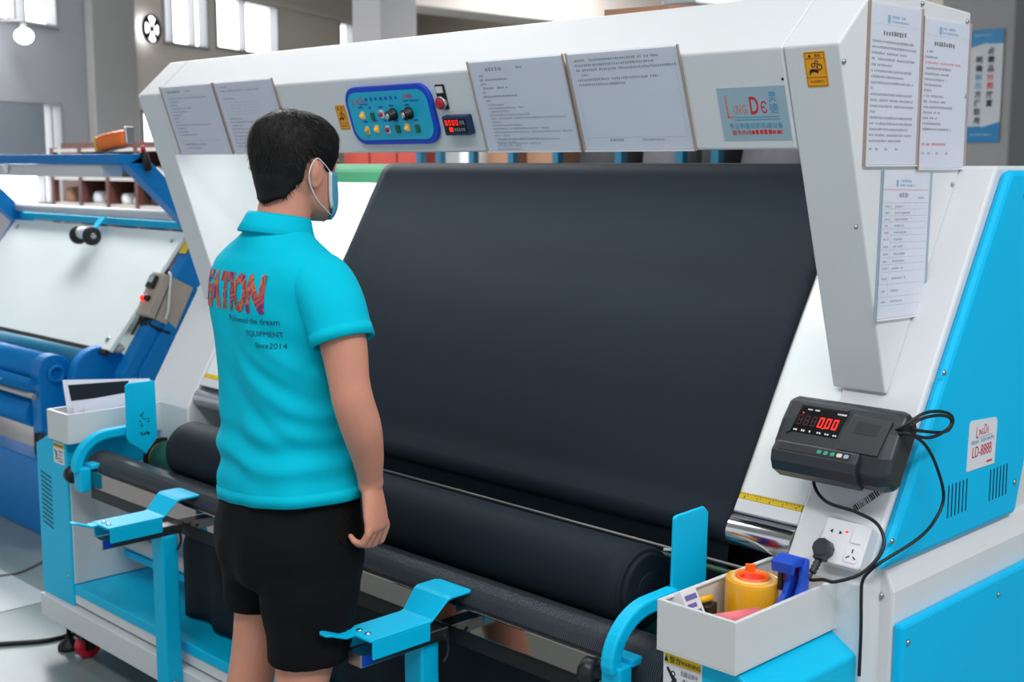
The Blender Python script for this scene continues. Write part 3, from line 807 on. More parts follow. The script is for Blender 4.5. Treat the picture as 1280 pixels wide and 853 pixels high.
for dx in (0.018, 0.038):
    d = -1 if dx < 0.03 else 1
    hl.plate(OM, [(sx0 + dx - 0.003 * d, s0 + 0.062 - 0.004), (sx0 + dx + 0.003 * d, s0 + 0.062), (sx0 + dx - 0.003 * d, s0 + 0.062 + 0.004)], 0.034, 0.0346)
part('socket_slots', hl, 'ink_black', sock)
part('socket_light', MB().plate(OM, rrect(0.006, 0.004, 0.001, 2, sx0 + 0.05, s0 + 0.066), 0.034, 0.0347), 'led_red', sock)

# grey barcode strip below the display
bc = frame(SLM @ V((-1.231, st(0.944), 0.001)), SLM.to_3x3() @ V((0.058, 0.064, 0)), SLM.to_3x3() @ V((-0.064, 0.058, 0)))
strip = part('barcode_strip', MB().obox(bc, 0, 0.088, 0, 0.018, 0, 0.0012), 'sticker_white', mc)
b_ = MB(); q = random.Random(8); x = 0.004
while x < 0.082:
    w = q.uniform(0.0008, 0.003); b_.rect(bc, x, x + w, 0.003, 0.0175 if q.random() < 0.7 else 0.012, 0.0016); x += w + q.uniform(0.0008, 0.003)
part('barcode_bars', b_, 'ink_black', strip)

# ------------------------------------------------------------------ hood front: control panel, stickers, buttons
panel = MB().plate(HM, rrect(0.340, 0.152, 0.044, 6, -2.538, hm_y(1.741)), 0.0, 0.010)
cp = part('control_panel', panel, 'panel_blue', mc, 0.002, label='blue rimmed cyan control panel with knobs and buttons')
px0, pz0 = -2.538 - 0.170, hm_y(1.741) - 0.076
part('panel_face', MB().plate(HM, rrect(0.314, 0.126, 0.034, 6, -2.538, hm_y(1.741)), 0.010, 0.012), 'panel_cyan', cp)
def hp(u, v): return (px0 + 0.340 * u, pz0 + 0.152 * v)
def hpm(u, v):
    a, b = hp(u, v)
    return HM @ Matrix.Translation((a, b, 0.012))
for u, v, m in ((0.19, 0.52, 'amber'), (0.42, 0.53, 'button_red'), (0.20, 0.26, 'yellow_plastic'), (0.32, 0.28, 'amber'), (0.45, 0.265, 'button_red'), (0.68, 0.29, 'amber')):
    bt = part('push_button', MB().plate(hpm(u, v), rrect(0.015, 0.021, 0.003, 3), 0, 0.003), 'white_plastic' if m == 'button_red' else 'tape_pale', cp, 0.001)
    part('button_cap', MB().lathe(hpm(u, v), [(0.0058, 0.003), (0.0058, 0.008), (0.004, 0.010), (0.0005, 0.0105)], 14), m, cp)
for u, v in ((0.305, 0.50), (0.565, 0.265), (0.79, 0.265)):
    part('toggle_button', MB().plate(hpm(u, v), rrect(0.014, 0.020, 0.002, 2), 0, 0.004), 'button_green', cp, 0.001)
for u, v in ((0.555, 0.52), (0.735, 0.53)):
    kn = part('dial_knob', MB().lathe(hpm(u, v), [(0.016, 0), (0.016, 0.005), (0.0135, 0.007), (0.013, 0.020), (0.011, 0.022)], 22), 'black_plastic', cp)
    part('knob_cap', MB().lathe(hpm(u, v), [(0.0085, 0.0222), (0.0085, 0.0232), (0.0005, 0.0235)], 18), 'chrome', cp)
tp = MB()
a, b = hp(0.10, 0.73)
tp.text(HM, 'L', a, b - 0.003, 0.026, sx=0.8, h=0.0128).text(HM, 'ing', a + 0.012, b, 0.017, sx=0.8, h=0.0128).text(HM, 'D', a + 0.031, b, 0.022, sx=0.8, h=0.0128).text(HM, 'e', a + 0.045, b, 0.016, h=0.0128)
a, b = hp(0.70, 0.78)
tp.text(HM, 'LD-888B', a, b, 0.014, sx=0.75, h=0.0128)
part('panel_lettering', tp, 'ink_red', cp, label='red lettering on the control panel')
tn = MB(); q = random.Random(6)
a, b = hp(0.26, 0.76)
for k in range(7): tn.printline(HM, a + 0.02 * k, b, 0.011, 0.011, q, 0.0128, gap=0)
a, b = hp(0.70, 0.72); tn.printline(HM, a, b, 0.06, 0.005, q, 0.0128)
for u, v in ((0.18, 0.64), (0.30, 0.63), (0.42, 0.63), (0.55, 0.65), (0.73, 0.65), (0.2, 0.39), (0.32, 0.40), (0.45, 0.40), (0.565, 0.39), (0.68, 0.40), (0.79, 0.39)):
    a, b = hp(u, v); tn.printline(HM, a - 0.008, b, 0.016, 0.006, q, 0.0128)
a, b = hp(0.27, 0.70); tn.rect(HM, a - 0.03, a + 0.005, b, b + 0.002, 0.0128)
part('panel_print', tn, 'panel_blue', cp)

# red stop button with plate, and counter display
ex, ez = -2.335, hm_y(1.765)
es = part('stop_switch', MB().plate(HM, rrect(0.032, 0.062, 0.003, 2, ex, ez + 0.012), 0, 0.004), 'dark_metal', mc, 0.001, label='red push button on a dark plate')
part('switch_tag', MB().plate(HM, rrect(0.024, 0.016, 0.001, 2, ex - 0.001, ez + 0.031), 0.004, 0.005), 'sticker_white', es)
EM = HM @ Matrix.Translation((ex, ez - 0.001, 0.004))
part('switch_collar', MB().lathe(EM, [(0.0175, 0), (0.0175, 0.008), (0.0155, 0.010), (0.0155, 0.006)], 22), 'chrome', es)
part('switch_button', MB().lathe(EM, [(0.0140, 0.003), (0.0140, 0.012), (0.012, 0.014), (0.0005, 0.0145)], 22), 'button_red', es)
kx, kz = -2.292, hm_y(1.712)
ct = part('counter_display', MB().plate(HM, rrect(0.090, 0.048, 0.003, 2, kx, kz), 0, 0.018), 'navy_plastic', mc, 0.002, label='navy counter display with red digits')
part('counter_screen', MB().plate(HM, rrect(0.076, 0.036, 0.002, 2, kx, kz), 0.018, 0.0188), 'screen_dark', ct)
def seg_digit(mb, m, x, y, w, h, segs, t, z):
    S = {'a': (0, w, h - t, h), 'g': (0, w, h / 2 - t / 2, h / 2 + t / 2), 'd': (0, w, 0, t), 'f': (0, t, h / 2, h), 'e': (0, t, 0, h / 2), 'b': (w - t, w, h / 2, h), 'c': (w - t, w, 0, h / 2)}
    for s_ in segs:
        a0, a1, b0, b1 = S[s_]
        mb.rect(m, x + a0, x + a1, y + b0, y + b1, z)
D7 = {'0': 'abcdef', '1': 'bc', '8': 'abcdefg'}
dg_ = MB()
for k in range(4): seg_digit(dg_, HM, kx - 0.034 + k * 0.0125, kz + 0.002, 0.0075, 0.0125, D7['8' if k == 0 else '0'], 0.0016, 0.0192)
dg_.rect(HM, kx - 0.024, kx - 0.011, kz - 0.014, kz - 0.003, 0.0192)
part('counter_digits', dg_, 'led_red', ct)
dk = MB()
for k in range(5): dk.rect(HM, kx - 0.006 + k * 0.008, kx - 0.001 + k * 0.008, kz - 0.013, kz - 0.005, 0.0192)
for k in range(3): dk.rect(HM, kx + 0.017 + k * 0.006, kx + 0.021 + k * 0.006, kz + 0.003, kz + 0.013, 0.0192)
part('counter_keys', dk, 'ink_grey', ct)

# orange hazard stickers
def hazard(cx, cz, w, h, lab):
    fm = HM @ Matrix.Translation((cx - w / 2, cz - h / 2, 0))
    s_ = part('hazard_sticker', MB().plate(fm, rrect(w, h, 0.003, 3, w / 2, h / 2), 0.0002, 0.001), 'sticker_orange', mc, label=lab)
    t = MB(); H_ = 0.0014
    for y in (h * 0.27, h * 0.80): t.rect(fm, w * 0.06, w * 0.94, y, y + h * 0.012, H_)
    for x in (w * 0.05, w * 0.94): t.rect(fm, x, x + w * 0.012, h * 0.03, h * 0.97, H_)
    for y in (h * 0.03, h * 0.96): t.rect(fm, w * 0.05, w * 0.95, y, y + h * 0.012, H_)
    t.text(fm, '警告', w * 0.5, h * 0.845, h * 0.10, h=H_).text(fm, '当心机械伤人', w * 0.5, h * 0.13, h * 0.085, sx=0.9, align='C', h=H_)
    t.plate(fm, [(w * 0.2, h * 0.845), (w * 0.35, h * 0.845), (w * 0.275, h * 0.935)], 0.001, 0.0014)
    for cx_, cy_, r_ in ((0.40, 0.62, 0.055), (0.68, 0.56, 0.08), (0.56, 0.70, 0.045)):
        t.ring_lathe(fm @ Matrix.Translation((w * cx_, h * cy_, 0.001)), [(h * r_ * 0.75, 0), (h * r_ * 1.05, 0), (h * r_ * 1.05, 0.0005), (h * r_ * 0.75, 0.0005)], 16)
        for g in range(9):
            a_ = 2 * PI * g / 9
            gm = fm @ Matrix.Translation((w * cx_ + h * r_ * 1.1 * math.cos(a_), h * cy_ + h * r_ * 1.1 * math.sin(a_), 0)) @ Matrix.Rotation(a_, 4, 'Z')
            t.rect(gm, -h * 0.012, h * 0.012, -h * 0.011, h * 0.011, H_)
    t.plate(fm, [(w * 0.18, h * 0.33), (w * 0.20, h * 0.48), (w * 0.32, h * 0.52), (w * 0.52, h * 0.50), (w * 0.62, h * 0.46), (w * 0.58, h * 0.38), (w * 0.44, h * 0.43), (w * 0.30, h * 0.42)], 0.001, 0.0014)
    part('sticker_symbol', t, 'ink_black', s_)
hazard(-1.297, hm_y(1.789), 0.045, 0.066, 'orange gear hazard sticker on the right hood leg')
hazard(-2.749, hm_y(1.738), 0.042, 0.066, 'orange gear hazard sticker beside the control panel')

# maker's sticker LINGDE
fm = HM @ Matrix.Translation((-1.527, hm_y(1.663), 0))
lg = part('maker_sticker', MB().plate(fm, [(0, 0), (0.157, 0), (0.157, 0.106), (0, 0.106)], 0.0002, 0.001), 'sticker_blue', mc, label='pale blue sticker with orange LINGDE lettering')
t = MB(); H_ = 0.0015
t.rect(fm, 0.017, 0.0205, 0.046, 0.091, H_).rect(fm, 0.017, 0.031, 0.046, 0.0495, H_)
t.text(fm, 'I', 0.0335, 0.054, 0.027, sx=0.5, h=H_).text(fm, 'N', 0.040, 0.054, 0.027, sx=0.62, h=H_).text(fm, 'G', 0.054, 0.054, 0.027, sx=0.62, h=H_)
part('sticker_lettering', t, 'ink_orange', lg)
t = MB().text(fm, 'D', 0.073, 0.053, 0.049, sx=0.62, bold=0.015, h=H_).text(fm, 'Є', 0.098, 0.054, 0.032, sx=0.72, h=H_)
q = random.Random(12)
t.text(fm, '服务热线：', 0.022, 0.012, 0.0115, h=H_).printline(fm, 0.068, 0.012, 0.07, 0.010, q, H_, gap=0)
part('sticker_lettering', t, 'ink_red', lg)
t = MB().text(fm, '灵', 0.117, 0.078, 0.021, h=H_).text(fm, '德', 0.117, 0.055, 0.021, h=H_).rect(fm, 0.034, 0.137, 0.046, 0.0475, H_).rect(fm, 0.034, 0.137, 0.041, 0.0425, H_).text(fm, '专业制造纺织机械设备', 0.080, 0.025, 0.0125, align='C', h=H_)
part('sticker_lettering', t, 'ink_blue', lg)
# ------------------------------------------------------------------ black cloth: sheet over the table, hanging length and wound roll
cl_ = thing('black_cloth', 'black cloth drawn over the sloped table and wound into a long roll', 'cloth', (-2.3, 2.2, 0.26))
path = []
yc, zc, r = 2.579, 1.555, 0.0625
for k in range(25):
    a = math.radians(-10 + (149.3 + 10) * k / 24)
    path.append((yc + r * math.cos(a), zc + r * math.sin(a)))
path = [(yc + r * 1.02, 1.40)] + path
off = -0.0025
for k in range(0, 30):
    z = 1.578 - (1.578 - 0.905) * k / 29
    path.append((sl(z) + 0.0035, z))
yc2, zc2, r2 = 2.128, 0.862, 0.0355
for k in range(8):
    a = math.radians(146 + (235 - 146) * k / 7)
    path.append((yc2 + r2 * math.cos(a), zc2 + r2 * math.sin(a)))
path += [(2.10, 0.79), (2.115, 0.74), (2.13, 0.62), (2.13, 0.5)]
NX = 60
rows = []
for i, (y, z) in enumerate(path):
    row = []
    for j in range(NX + 1):
        x = -3.15 + (3.15 - 1.498) * j / NX
        w = 0.0
        if 28 < i < 54:
            w = 0.0016 * noise.noise(V((x * 1.2, z * 2.0, 1.3)))
        row.append(V((x + 0.004 * noise.noise(V((0.3 * j, z * 4, 0))) * (1 if j in (0, NX) else 0), y - abs(w), z + abs(w) * 0.6)))
    rows.append(row)
mb = MB()
n = NX + 1
flat = [p for r_ in rows for p in r_]
fs_ = []
for i in range(len(rows) - 1):
    for j in range(NX):
        fs_.append((i * n + j, i * n + j + 1, (i + 1) * n + j + 1, (i + 1) * n + j))
mb.add(flat, fs_, True)
sheet = part('cloth_sheet', mb, 'black_cloth', cl_, label='taut black cloth sheet on the table')
so = sheet.modifiers.new('thickness', 'SOLIDIFY'); so.thickness = 0.0012; so.offset = 0
# hanging length below the winding rollers
mb = MB(); rows = []
for i in range(13):
    z = 0.64 - 0.375 * i / 12
    row = []
    for j in range(71):
        x = -3.31 + 1.80 * j / 70
        row.append(V((x, 1.925 - 0.05 * min(1, i / 5) + 0.012 * math.sin(x * 17) * (i / 12) + 0.008 * math.sin(x * 41 + 1) * (i / 12), z)))
    rows.append(row)
flat = [p for r_ in rows for p in r_]
mb.add(flat, [(i * 71 + j, i * 71 + j + 1, (i + 1) * 71 + j + 1, (i + 1) * 71 + j) for i in range(12) for j in range(70)], True)
hang = part('hanging_length', mb, 'black_cloth', cl_)
so = hang.modifiers.new('thickness', 'SOLIDIFY'); so.thickness = 0.0015; so.offset = 0
# wound roll
ry, rz, RR = 1.952, 0.753, 0.087
mb = MB(); q = random.Random(21)
rings = []
def circ(x, rr, seg=56, dy=0, dz=0): return [(x, ry + dy + rr * math.cos(2 * PI * k / seg), rz + dz + rr * math.sin(2 * PI * k / seg)) for k in range(seg)]
rings.append(circ(-3.375, 0.02)); rings.append(circ(-3.377, RR - 0.002)); 
for k in range(41):
    x = -3.375 + (3.375 - 1.60) * k / 40
    rings.append(circ(x, RR + 0.0012 * noise.noise(V((x * 2.3, 0, 0)))))
mb.loft(rings, cap=True)
# uneven layers showing at the right end
rr0 = RR
xx = -1.60
for k in range(7):
    rr1 = rr0 - 0.0095
    x1 = -1.60 + q.uniform(0.004, 0.024)
    mb.loft([circ(-1.61, rr0 - 0.001), circ(x1 - 0.002, rr0 - 0.0015), circ(x1, rr0 - 0.004), circ(x1, rr1 + 0.001)], cap=True)
    rr0 = rr1
rl = part('cloth_roll', mb, 'black_cloth', cl_, label='wound roll of black cloth with ragged end')
part('roll_core', MB().ring_lathe(frame((-1.588, ry, rz), (0, 1, 0), (0, 0, 1)), [(0.016, -0.03), (0.02, -0.03), (0.02, 0.004), (0.016, 0.004)], 20), 'black_rubber', rl)
part('selvedge_tag', MB().tube([(-1.578, ry + 0.04, rz + 0.078), (-1.57, ry + 0.055, rz + 0.075), (-1.566, ry + 0.066, rz + 0.06), (-1.566, ry + 0.068, rz + 0.045)], 0.003, 8), 'white_bundle', rl)

# ------------------------------------------------------------------ trays and what lies in them
def tray(label, x0, x1, y0, y1, z0, z1):
    t = thing('tool_tray', label, 'tray', ((x0 + x1) / 2, (y0 + y1) / 2, z0), 'white metal trays on the machine')
    w = 0.003
    part('tray_bottom', MB().box(x0, x1, y0, y1, z0, z0 + w), 'grey_white_paint', t)
    part('tray_wall', MB().box(x0, x1, y0, y0 + w, z0 + w, z1), 'grey_white_paint', t, 0.001)
    part('tray_wall', MB().box(x0, x1, y1 - w, y1, z0 + w, z1), 'grey_white_paint', t, 0.001)
    part('tray_wall', MB().box(x0, x0 + w, y0 + w, y1 - w, z0 + w, z1), 'grey_white_paint', t, 0.001)
    part('tray_wall', MB().box(x1 - w, x1, y0 + w, y1 - w, z0 + w, z1), 'grey_white_paint', t, 0.001)
    rim = MB()
    for a, b, c, d in ((x0, x1, y0, y0 + 0.009), (x0, x1, y1 - 0.009, y1), (x0, x0 + 0.009, y0 + 0.009, y1 - 0.009), (x1 - 0.009, x1, y0 + 0.009, y1 - 0.009)):
        rim.box(a, b, c, d, z1, z1 + 0.0025)
    part('tray_rim', rim, 'grey_white_paint', t)
    return t
tray('white metal tray holding packing tape and dispenser, at the right front', -1.398, -1.224, 1.748, 2.118, 0.7355, 0.828)
tray('white metal tray holding sample cards, at the left front', -3.925, -3.778, 1.752, 2.148, 0.7355, 0.828)
zt = 0.739
# amber tape roll standing on its side, orange core
TM = Matrix.Translation((-1.334, 1.95, zt + 0.003)) @ Matrix.Scale(0.83, 4) @ Matrix.Rotation(math.radians(2), 4, 'Y')
tape = thing('packing_tape_roll', 'amber packing tape roll with orange core in the right tray', 'tape', TM.translation)
part('tape_winding', MB().ring_lathe(TM, [(0.044, 0.0), (0.061, 0.0), (0.061, 0.118), (0.044, 0.118)], 40), 'tape_amber', tape, 0.001)
part('paper_core', MB().ring_lathe(TM, [(0.039, 0.002), (0.0438, 0.002), (0.0438, 0.12), (0.039, 0.12)], 40), 'tape_pale', tape)
part('core_insert', MB().ring_lathe(TM, [(0.030, 0.004), (0.0388, 0.004), (0.0388, 0.126), (0.036, 0.126), (0.030, 0.120)], 40), 'orange_plastic', tape)
part('core_dish', MB().lathe(TM, [(0.0298, 0.05), (0.0297, 0.117), (0.0287, 0.117), (0.028, 0.06), (0.001, 0.06)], 30), 'red_plastic', tape)
tabm = TM @ Matrix.Rotation(math.radians(135), 4, 'Z')
part('core_tab', MB().obox(tabm, 0.030, 0.036, -0.012, 0.012, 0.10, 0.140), 'orange_plastic', tape, 0.002)
# blue dispenser
DM = Matrix.Translation((-1.262, 1.958, zt)) @ Matrix.Rotation(math.radians(90), 4, 'Z')
dsp = thing('tape_dispenser', 'cobalt blue hand tape dispenser with red blade in the right tray', 'tape dispenser', DM.translation)
def curve_plate(pts, t):
    # thick curved strip in local XZ, returned as polygon
    L_, R_ = [], []
    for i, p in enumerate(pts):
        a = V(pts[max(i - 1, 0)]); b = V(pts[min(i + 1, len(pts) - 1)]); d = (b - a).normalized()
        L_.append((p[0] - d.y * t / 2, p[1] + d.x * t / 2)); R_.append((p[0] + d.y * t / 2, p[1] - d.x * t / 2))
    return L_ + R_[::-1]
DV = DM @ Matrix.Rotation(math.radians(90), 4, 'X')   # local x right, local y up, local z toward the front
part('dispenser_body', MB().plate(DV, [(-0.035, 0.0), (0.03, 0.0), (0.032, 0.115), (0.03, 0.145), (0.006, 0.15), (-0.014, 0.146), (-0.012, 0.136), (0.004, 0.128), (0.004, 0.11), (-0.006, 0.085), (-0.03, 0.068), (-0.045, 0.06)], -0.006, 0.006), 'cobalt_plastic', dsp, 0.002)
part('dispenser_side', MB().plate(DV, [(-0.05, 0.0), (0.034, 0.0), (0.034, 0.15), (0.024, 0.152), (0.014, 0.135), (0.010, 0.11), (-0.003, 0.085), (-0.028, 0.067), (-0.05, 0.058)], 0.018, 0.029), 'cobalt_plastic', dsp, 0.003)
part('dispenser_nose', MB().plate(DV, [(-0.016, 0.128), (-0.02, 0.15), (0.012, 0.157), (0.034, 0.15), (0.034, 0.128), (0.02, 0.136), (-0.006, 0.141), (-0.010, 0.128)], -0.022, 0.024), 'cobalt_plastic', dsp, 0.002)
part('dispenser_grip', MB().plate(DV, [(0.033, 0.01), (0.039, 0.01), (0.041, 0.13), (0.035, 0.135)], -0.006, 0.02), 'red_plastic', dsp, 0.002)
part('dispenser_blade', MB().plate(DV, [(0.006, 0.085), (0.014, 0.085), (0.012, 0.128), (0.004, 0.126)], -0.014, -0.007), 'orange_plastic', dsp)
part('blade_guard', MB().plate(DV, [(-0.004, 0.09), (0.004, 0.09), (0.003, 0.127), (-0.003, 0.127)], -0.016, -0.008), 'black_plastic', dsp)
# small things in the tray
bm = Matrix.Translation((-1.368, 1.815, zt + 0.036)) @ Matrix.Rotation(math.radians(-30), 4, 'Y') @ Matrix.Rotation(math.radians(12), 4, 'Z')
bxm = thing('needle_packet', 'small white carton with blue print at the front of the right tray', 'carton', bm.translation)
part('carton_body', MB().obox(bm, -0.018, 0.018, -0.03, 0.03, 0.0, 0.062), 'white_plastic', bxm, 0.001)
pm_ = bm @ Matrix.Translation((0.0182, 0, 0)) @ frame((0, 0, 0), (0, 1, 0), (0, 0, 1))
part('carton_print', MB().rect(pm_, -0.024, 0.02, 0.012, 0.02, 0.0004).rect(pm_, -0.024, 0.01, 0.026, 0.034, 0.0004).rect(pm_, -0.024, 0.022, 0.040, 0.05, 0.0004), mat('print_violet', (104, 104, 172), 0.5, var=0), bxm)
single('chalk_box', MB().obox(Matrix.Translation((-1.378, 1.872, zt)) @ Matrix.Rotation(0.2, 4, 'Z'), -0.013, 0.013, -0.02, 0.02, 0, 0.058), 'black_plastic', 'small black box behind the white carton in the right tray', 'box', None, 0.003)
single('yellow_marker', MB().cyl((-1.385, 1.850, zt + 0.066), (-1.378, 1.885, zt + 0.066), 0.007, None, 12), 'yellow_plastic', 'stubby yellow marker on the small black box in the right tray', 'marker')
mb = MB(); pth = []; 
mb.cyl((-1.290, 1.775, zt + 0.070), (-1.255, 1.86, zt + 0.070), 0.014, None, 20)
mb.cyl((-1.2915, 1.7712, zt + 0.070), (-1.290, 1.775, zt + 0.070), 0.009, 0.009, 16)
prl = single('pink_paper_roll', mb, 'pink_paper', 'rolled pink paper lying at the front of the right tray', 'paper roll')
single('folded_cards', MB().obox(Matrix.Translation((-1.272, 1.815, zt)) @ Matrix.Rotation(0.25, 4, 'Z'), -0.022, 0.022, -0.05, 0.05, 0.0, 0.0545), 'white_plastic', 'stack of white cards under the pink roll in the right tray', 'cards', None, 0.001)
# left tray: sample card with cloth swatch, note sheets
cm = frame((-3.862, 1.80, 0.742), (0.03, 1, 0.0), (-0.25, 0.0, 1))
cd = thing('sample_card', 'white sample card with black cloth swatch leaning in the left tray', 'card', (-3.862, 1.93, 0.742))
part('card', MB().plate(cm, [(0.0, 0), (0.30, 0), (0.30, 0.155), (0.0, 0.185)], 0, 0.0015), 'paper', cd)
part('swatch', MB().plate(cm, [(0.018, 0.113), (0.225, 0.1105), (0.218, 0.132), (0.223, 0.156), (0.015, 0.166)], 0.0015, 0.003), 'black_cloth', cd)
q = random.Random(31)
part('card_print', MB().printline(cm, 0.236, 0.138, 0.05, 0.012, q, 0.002), 'ink_soft', cd)
cm2 = frame((-3.835, 1.805, 0.742), (0.02, 1, 0.0), (-0.12, 0.0, 1))
single('note_sheet', MB().plate(cm2, [(0.0, 0), (0.26, 0), (0.26, 0.125), (0.02, 0.115), (0.0, 0.112)], 0, 0.0012), 'paper', 'plain white note sheet in front of the sample card', 'paper')
cm3 = frame((-3.812, 1.83, 0.742), (0.02, 1, 0.0), (-0.10, 0.0, 1))
single('note_sheet', MB().plate(cm3, [(0.0, 0), (0.2, 0), (0.2, 0.115), (0.0, 0.104)], 0, 0.0012), 'paper', 'front white note sheet nearest the tray edge', 'paper')

# ------------------------------------------------------------------ acrylic sign holders
def holder(label, m, w, h, build, group, lip=0.006, edge='acrylic_edge', pm='paper_lilac', bottom=True):
    o = m.translation
    t = thing('sign_holder', label, 'sign', o, group)
    part('paper_sheet', MB().plate(m, [(0.004, 0.004), (w - 0.004, 0.004), (w - 0.004, h - 0.004), (0.004, h - 0.004)], 0.001, 0.0018), pm, t)
    pr = {}
    build(pr, m, 0.0022)
    for k, b in pr.items():
        part('printed_text', b, k, t)
    part('cover', MB().plate(m, [(0, 0), (w, 0), (w, h), (0, h)], 0.0034, 0.0050), 'acrylic', t)
    e = 0.0028
    part('edge', MB().plate(m, [(0, 0), (e, 0), (e, h), (0, h)], 0.0, 0.0052), edge, t)
    part('edge', MB().plate(m, [(w - e, 0), (w, 0), (w, h), (w - e, h)], 0.0, 0.0052), edge, t)
    if bottom: part('edge', MB().plate(m, [(e, 0), (w - e, 0), (w - e, e), (e, e)], 0.0, 0.0056), 'white_plastic', t)  # white strip paints the light caught by the acrylic's bottom edge
    return t
def add(pr, k): return pr.setdefault(k, MB())
gA = 'acrylic sign holders on the hood front'
W_, H_ = 0.306, 0.219
def hfm(x, ztop): return HM @ Matrix.Translation((x, hm_y(ztop) - H_, 0.0012))
def pr_rules(pr, m, z):
    q = random.Random(1); b = add(pr, 'ink_grey')
    b.printline(m, 0.055, 0.192, 0.055, 0.011, q, z, 0); b.printline(m, 0.155, 0.195, 0.02, 0.007, q, z)
    y = 0.18
    for i, w in enumerate((0.014, 0.09, 0.018, 0.085, 0.018, 0.11, 0.02)):
        b.printline(m, 0.03, y, w, 0.006, q, z); y -= 0.0098
    s = add(pr, 'ink_soft')
    for i, w in enumerate((0.055, 0.115, 0.065, 0.13, 0.24, 0.03, 0.10, 0.18, 0.25, 0.05, 0.15, 0.07, 0.08, 0.08)):
        s.printline(m, 0.038, y, w, 0.0055, q, z); y -= 0.0082
    s.printline(m, 0.045, 0.028, 0.2, 0.0055, q, z); s.printline(m, 0.045, 0.018, 0.14, 0.0055, q, z)
def pr_short(pr, m, z):
    q = random.Random(2); b = add(pr, 'ink_grey')
    for i, w in enumerate((0.23, 0.215, 0.27, 0.02, 0.22, 0.13)):
        b.printline(m, 0.022 + (0.012 if i == 3 else 0), 0.198 - i * 0.0105, w, 0.0062, q, z)
    s = add(pr, 'ink_soft')
    s.rect(m, 0.02, 0.285, 0.03, 0.0306, z)
    b.printline(m, 0.08, 0.022, 0.038, 0.007, q, z); s.printline(m, 0.17, 0.022, 0.06, 0.006, q, z)
    for a, c in ((0.015, 0.0156), (0.29, 0.2906)): s.rect(m, a, c, 0.02, 0.205, z)
def pr_left1(pr, m, z):
    q = random.Random(3); b = add(pr, 'ink_grey'); s = add(pr, 'ink_soft')
    b.printline(m, 0.035, 0.195, 0.075, 0.01, q, z, 0); s.printline(m, 0.14, 0.197, 0.03, 0.006, q, z)
    s.rect(m, 0.02, 0.24, 0.187, 0.1876, z)
    for i, w in enumerate((0.22, 0.06, 0.04, 0.12, 0.09, 0.05, 0.03, 0.04, 0.2, 0.05, 0.06, 0.1)):
        s.printline(m, 0.03, 0.176 - i * 0.0105, w, 0.006, q, z)
    b.rect(m, 0.03, 0.26, 0.045, 0.0458, z); b.printline(m, 0.05, 0.03, 0.12, 0.006, q, z); s.printline(m, 0.05, 0.018, 0.09, 0.006, q, z)
def pr_left2(pr, m, z):
    q = random.Random(4); s = add(pr, 'ink_soft')
    s.printline(m, 0.03, 0.2, 0.04, 0.006, q, z); s.printline(m, 0.03, 0.188, 0.2, 0.006, q, z); s.printline(m, 0.03, 0.165, 0.06, 0.006, q, z)
    for i in range(5):
        s.rect(m, 0.03, 0.2, 0.12 + i * 0.009, 0.1206 + i * 0.009, z)
    for i in range(6):
        s.rect(m, 0.03 + i * 0.034, 0.0307 + i * 0.034, 0.12, 0.156, z)
    for i in range(9): s.printline(m, 0.03, 0.105 - i * 0.0105, q.uniform(0.05, 0.2), 0.006, q, z)
holder('leftmost sign holder on the hood front, dense rule sheet', hfm(-3.632, 1.8535), W_, H_, pr_left1, gA)
holder('sign holder on the hood front above the worker, sheet with a ruled table', hfm(-3.322, 1.8535), W_, H_, pr_left2, gA)
holder('sign holder with a full page of rules, right of the red button', hfm(-2.218, 1.853), W_, H_, pr_rules, gA)
holder('sign holder with six lines at its top, left of the maker sticker', hfm(-1.905, 1.853), W_, H_, pr_short, gA)
gB = 'acrylic sign holders on the hood side'
def page(seed, red):
    def f(pr, m, z):
        q = random.Random(seed); b = add(pr, 'ink_grey'); u = add(pr, 'ink_blue'); s = add(pr, 'ink_soft')
        u.printline(m, 0.085, 0.276, 0.05, 0.006, q, z); u.printline(m, 0.085, 0.268, 0.065, 0.0045, q, z)
        u.plate(m, rrect(0.011, 0.016, 0.004, 3, 0.074, 0.274), z - 0.0001, z)
        s.rect(m, 0.015, 0.185, 0.263, 0.2634, z)
        add(pr, 'ink_black').printline(m, 0.055 if not red else 0.05, 0.243, 0.085, 0.010, q, z, 0)
        ws = (0.155, 0.165, 0.13, 0.16, 0.075, 0.15, 0.12, 0.16, 0.008, 0.155, 0.16, 0.165, 0.02, 0.16, 0.16, 0.145, 0.16, 0.12) if not red else (0.03, 0.05, 0.15, 0.11, 0.10, 0.09, 0.07, 0.03, 0.08, 0.09, 0.12, 0.07, 0.06, 0.075, 0.12)
        y = 0.229
        for i, w in enumerate(ws):
            k = b if not (red and i == 2) else add(pr, 'ink_softred')
            k.printline(m, 0.016, y, w, 0.0056, q, z); y -= 0.0108
        if red: add(pr, 'ink_red').printline(m, 0.016, 0.048, 0.1, 0.006, q, z)
        for x in (0.018, 0.04, 0.075, 0.115): b.printline(m, x, 0.03, 0.01, 0.006, q, z)
    return f
def sfm(y, zb): return SM @ Matrix.Translation((y, zb, 0.0006))
holder('left of two tall sign holders on the hood side, dense text', sfm(2.140, 1.612), 0.201, 0.303, page(41, False), gB)
holder('right of two tall sign holders on the hood side, one red line', sfm(2.343, 1.605), 0.201, 0.297, page(42, True), gB)
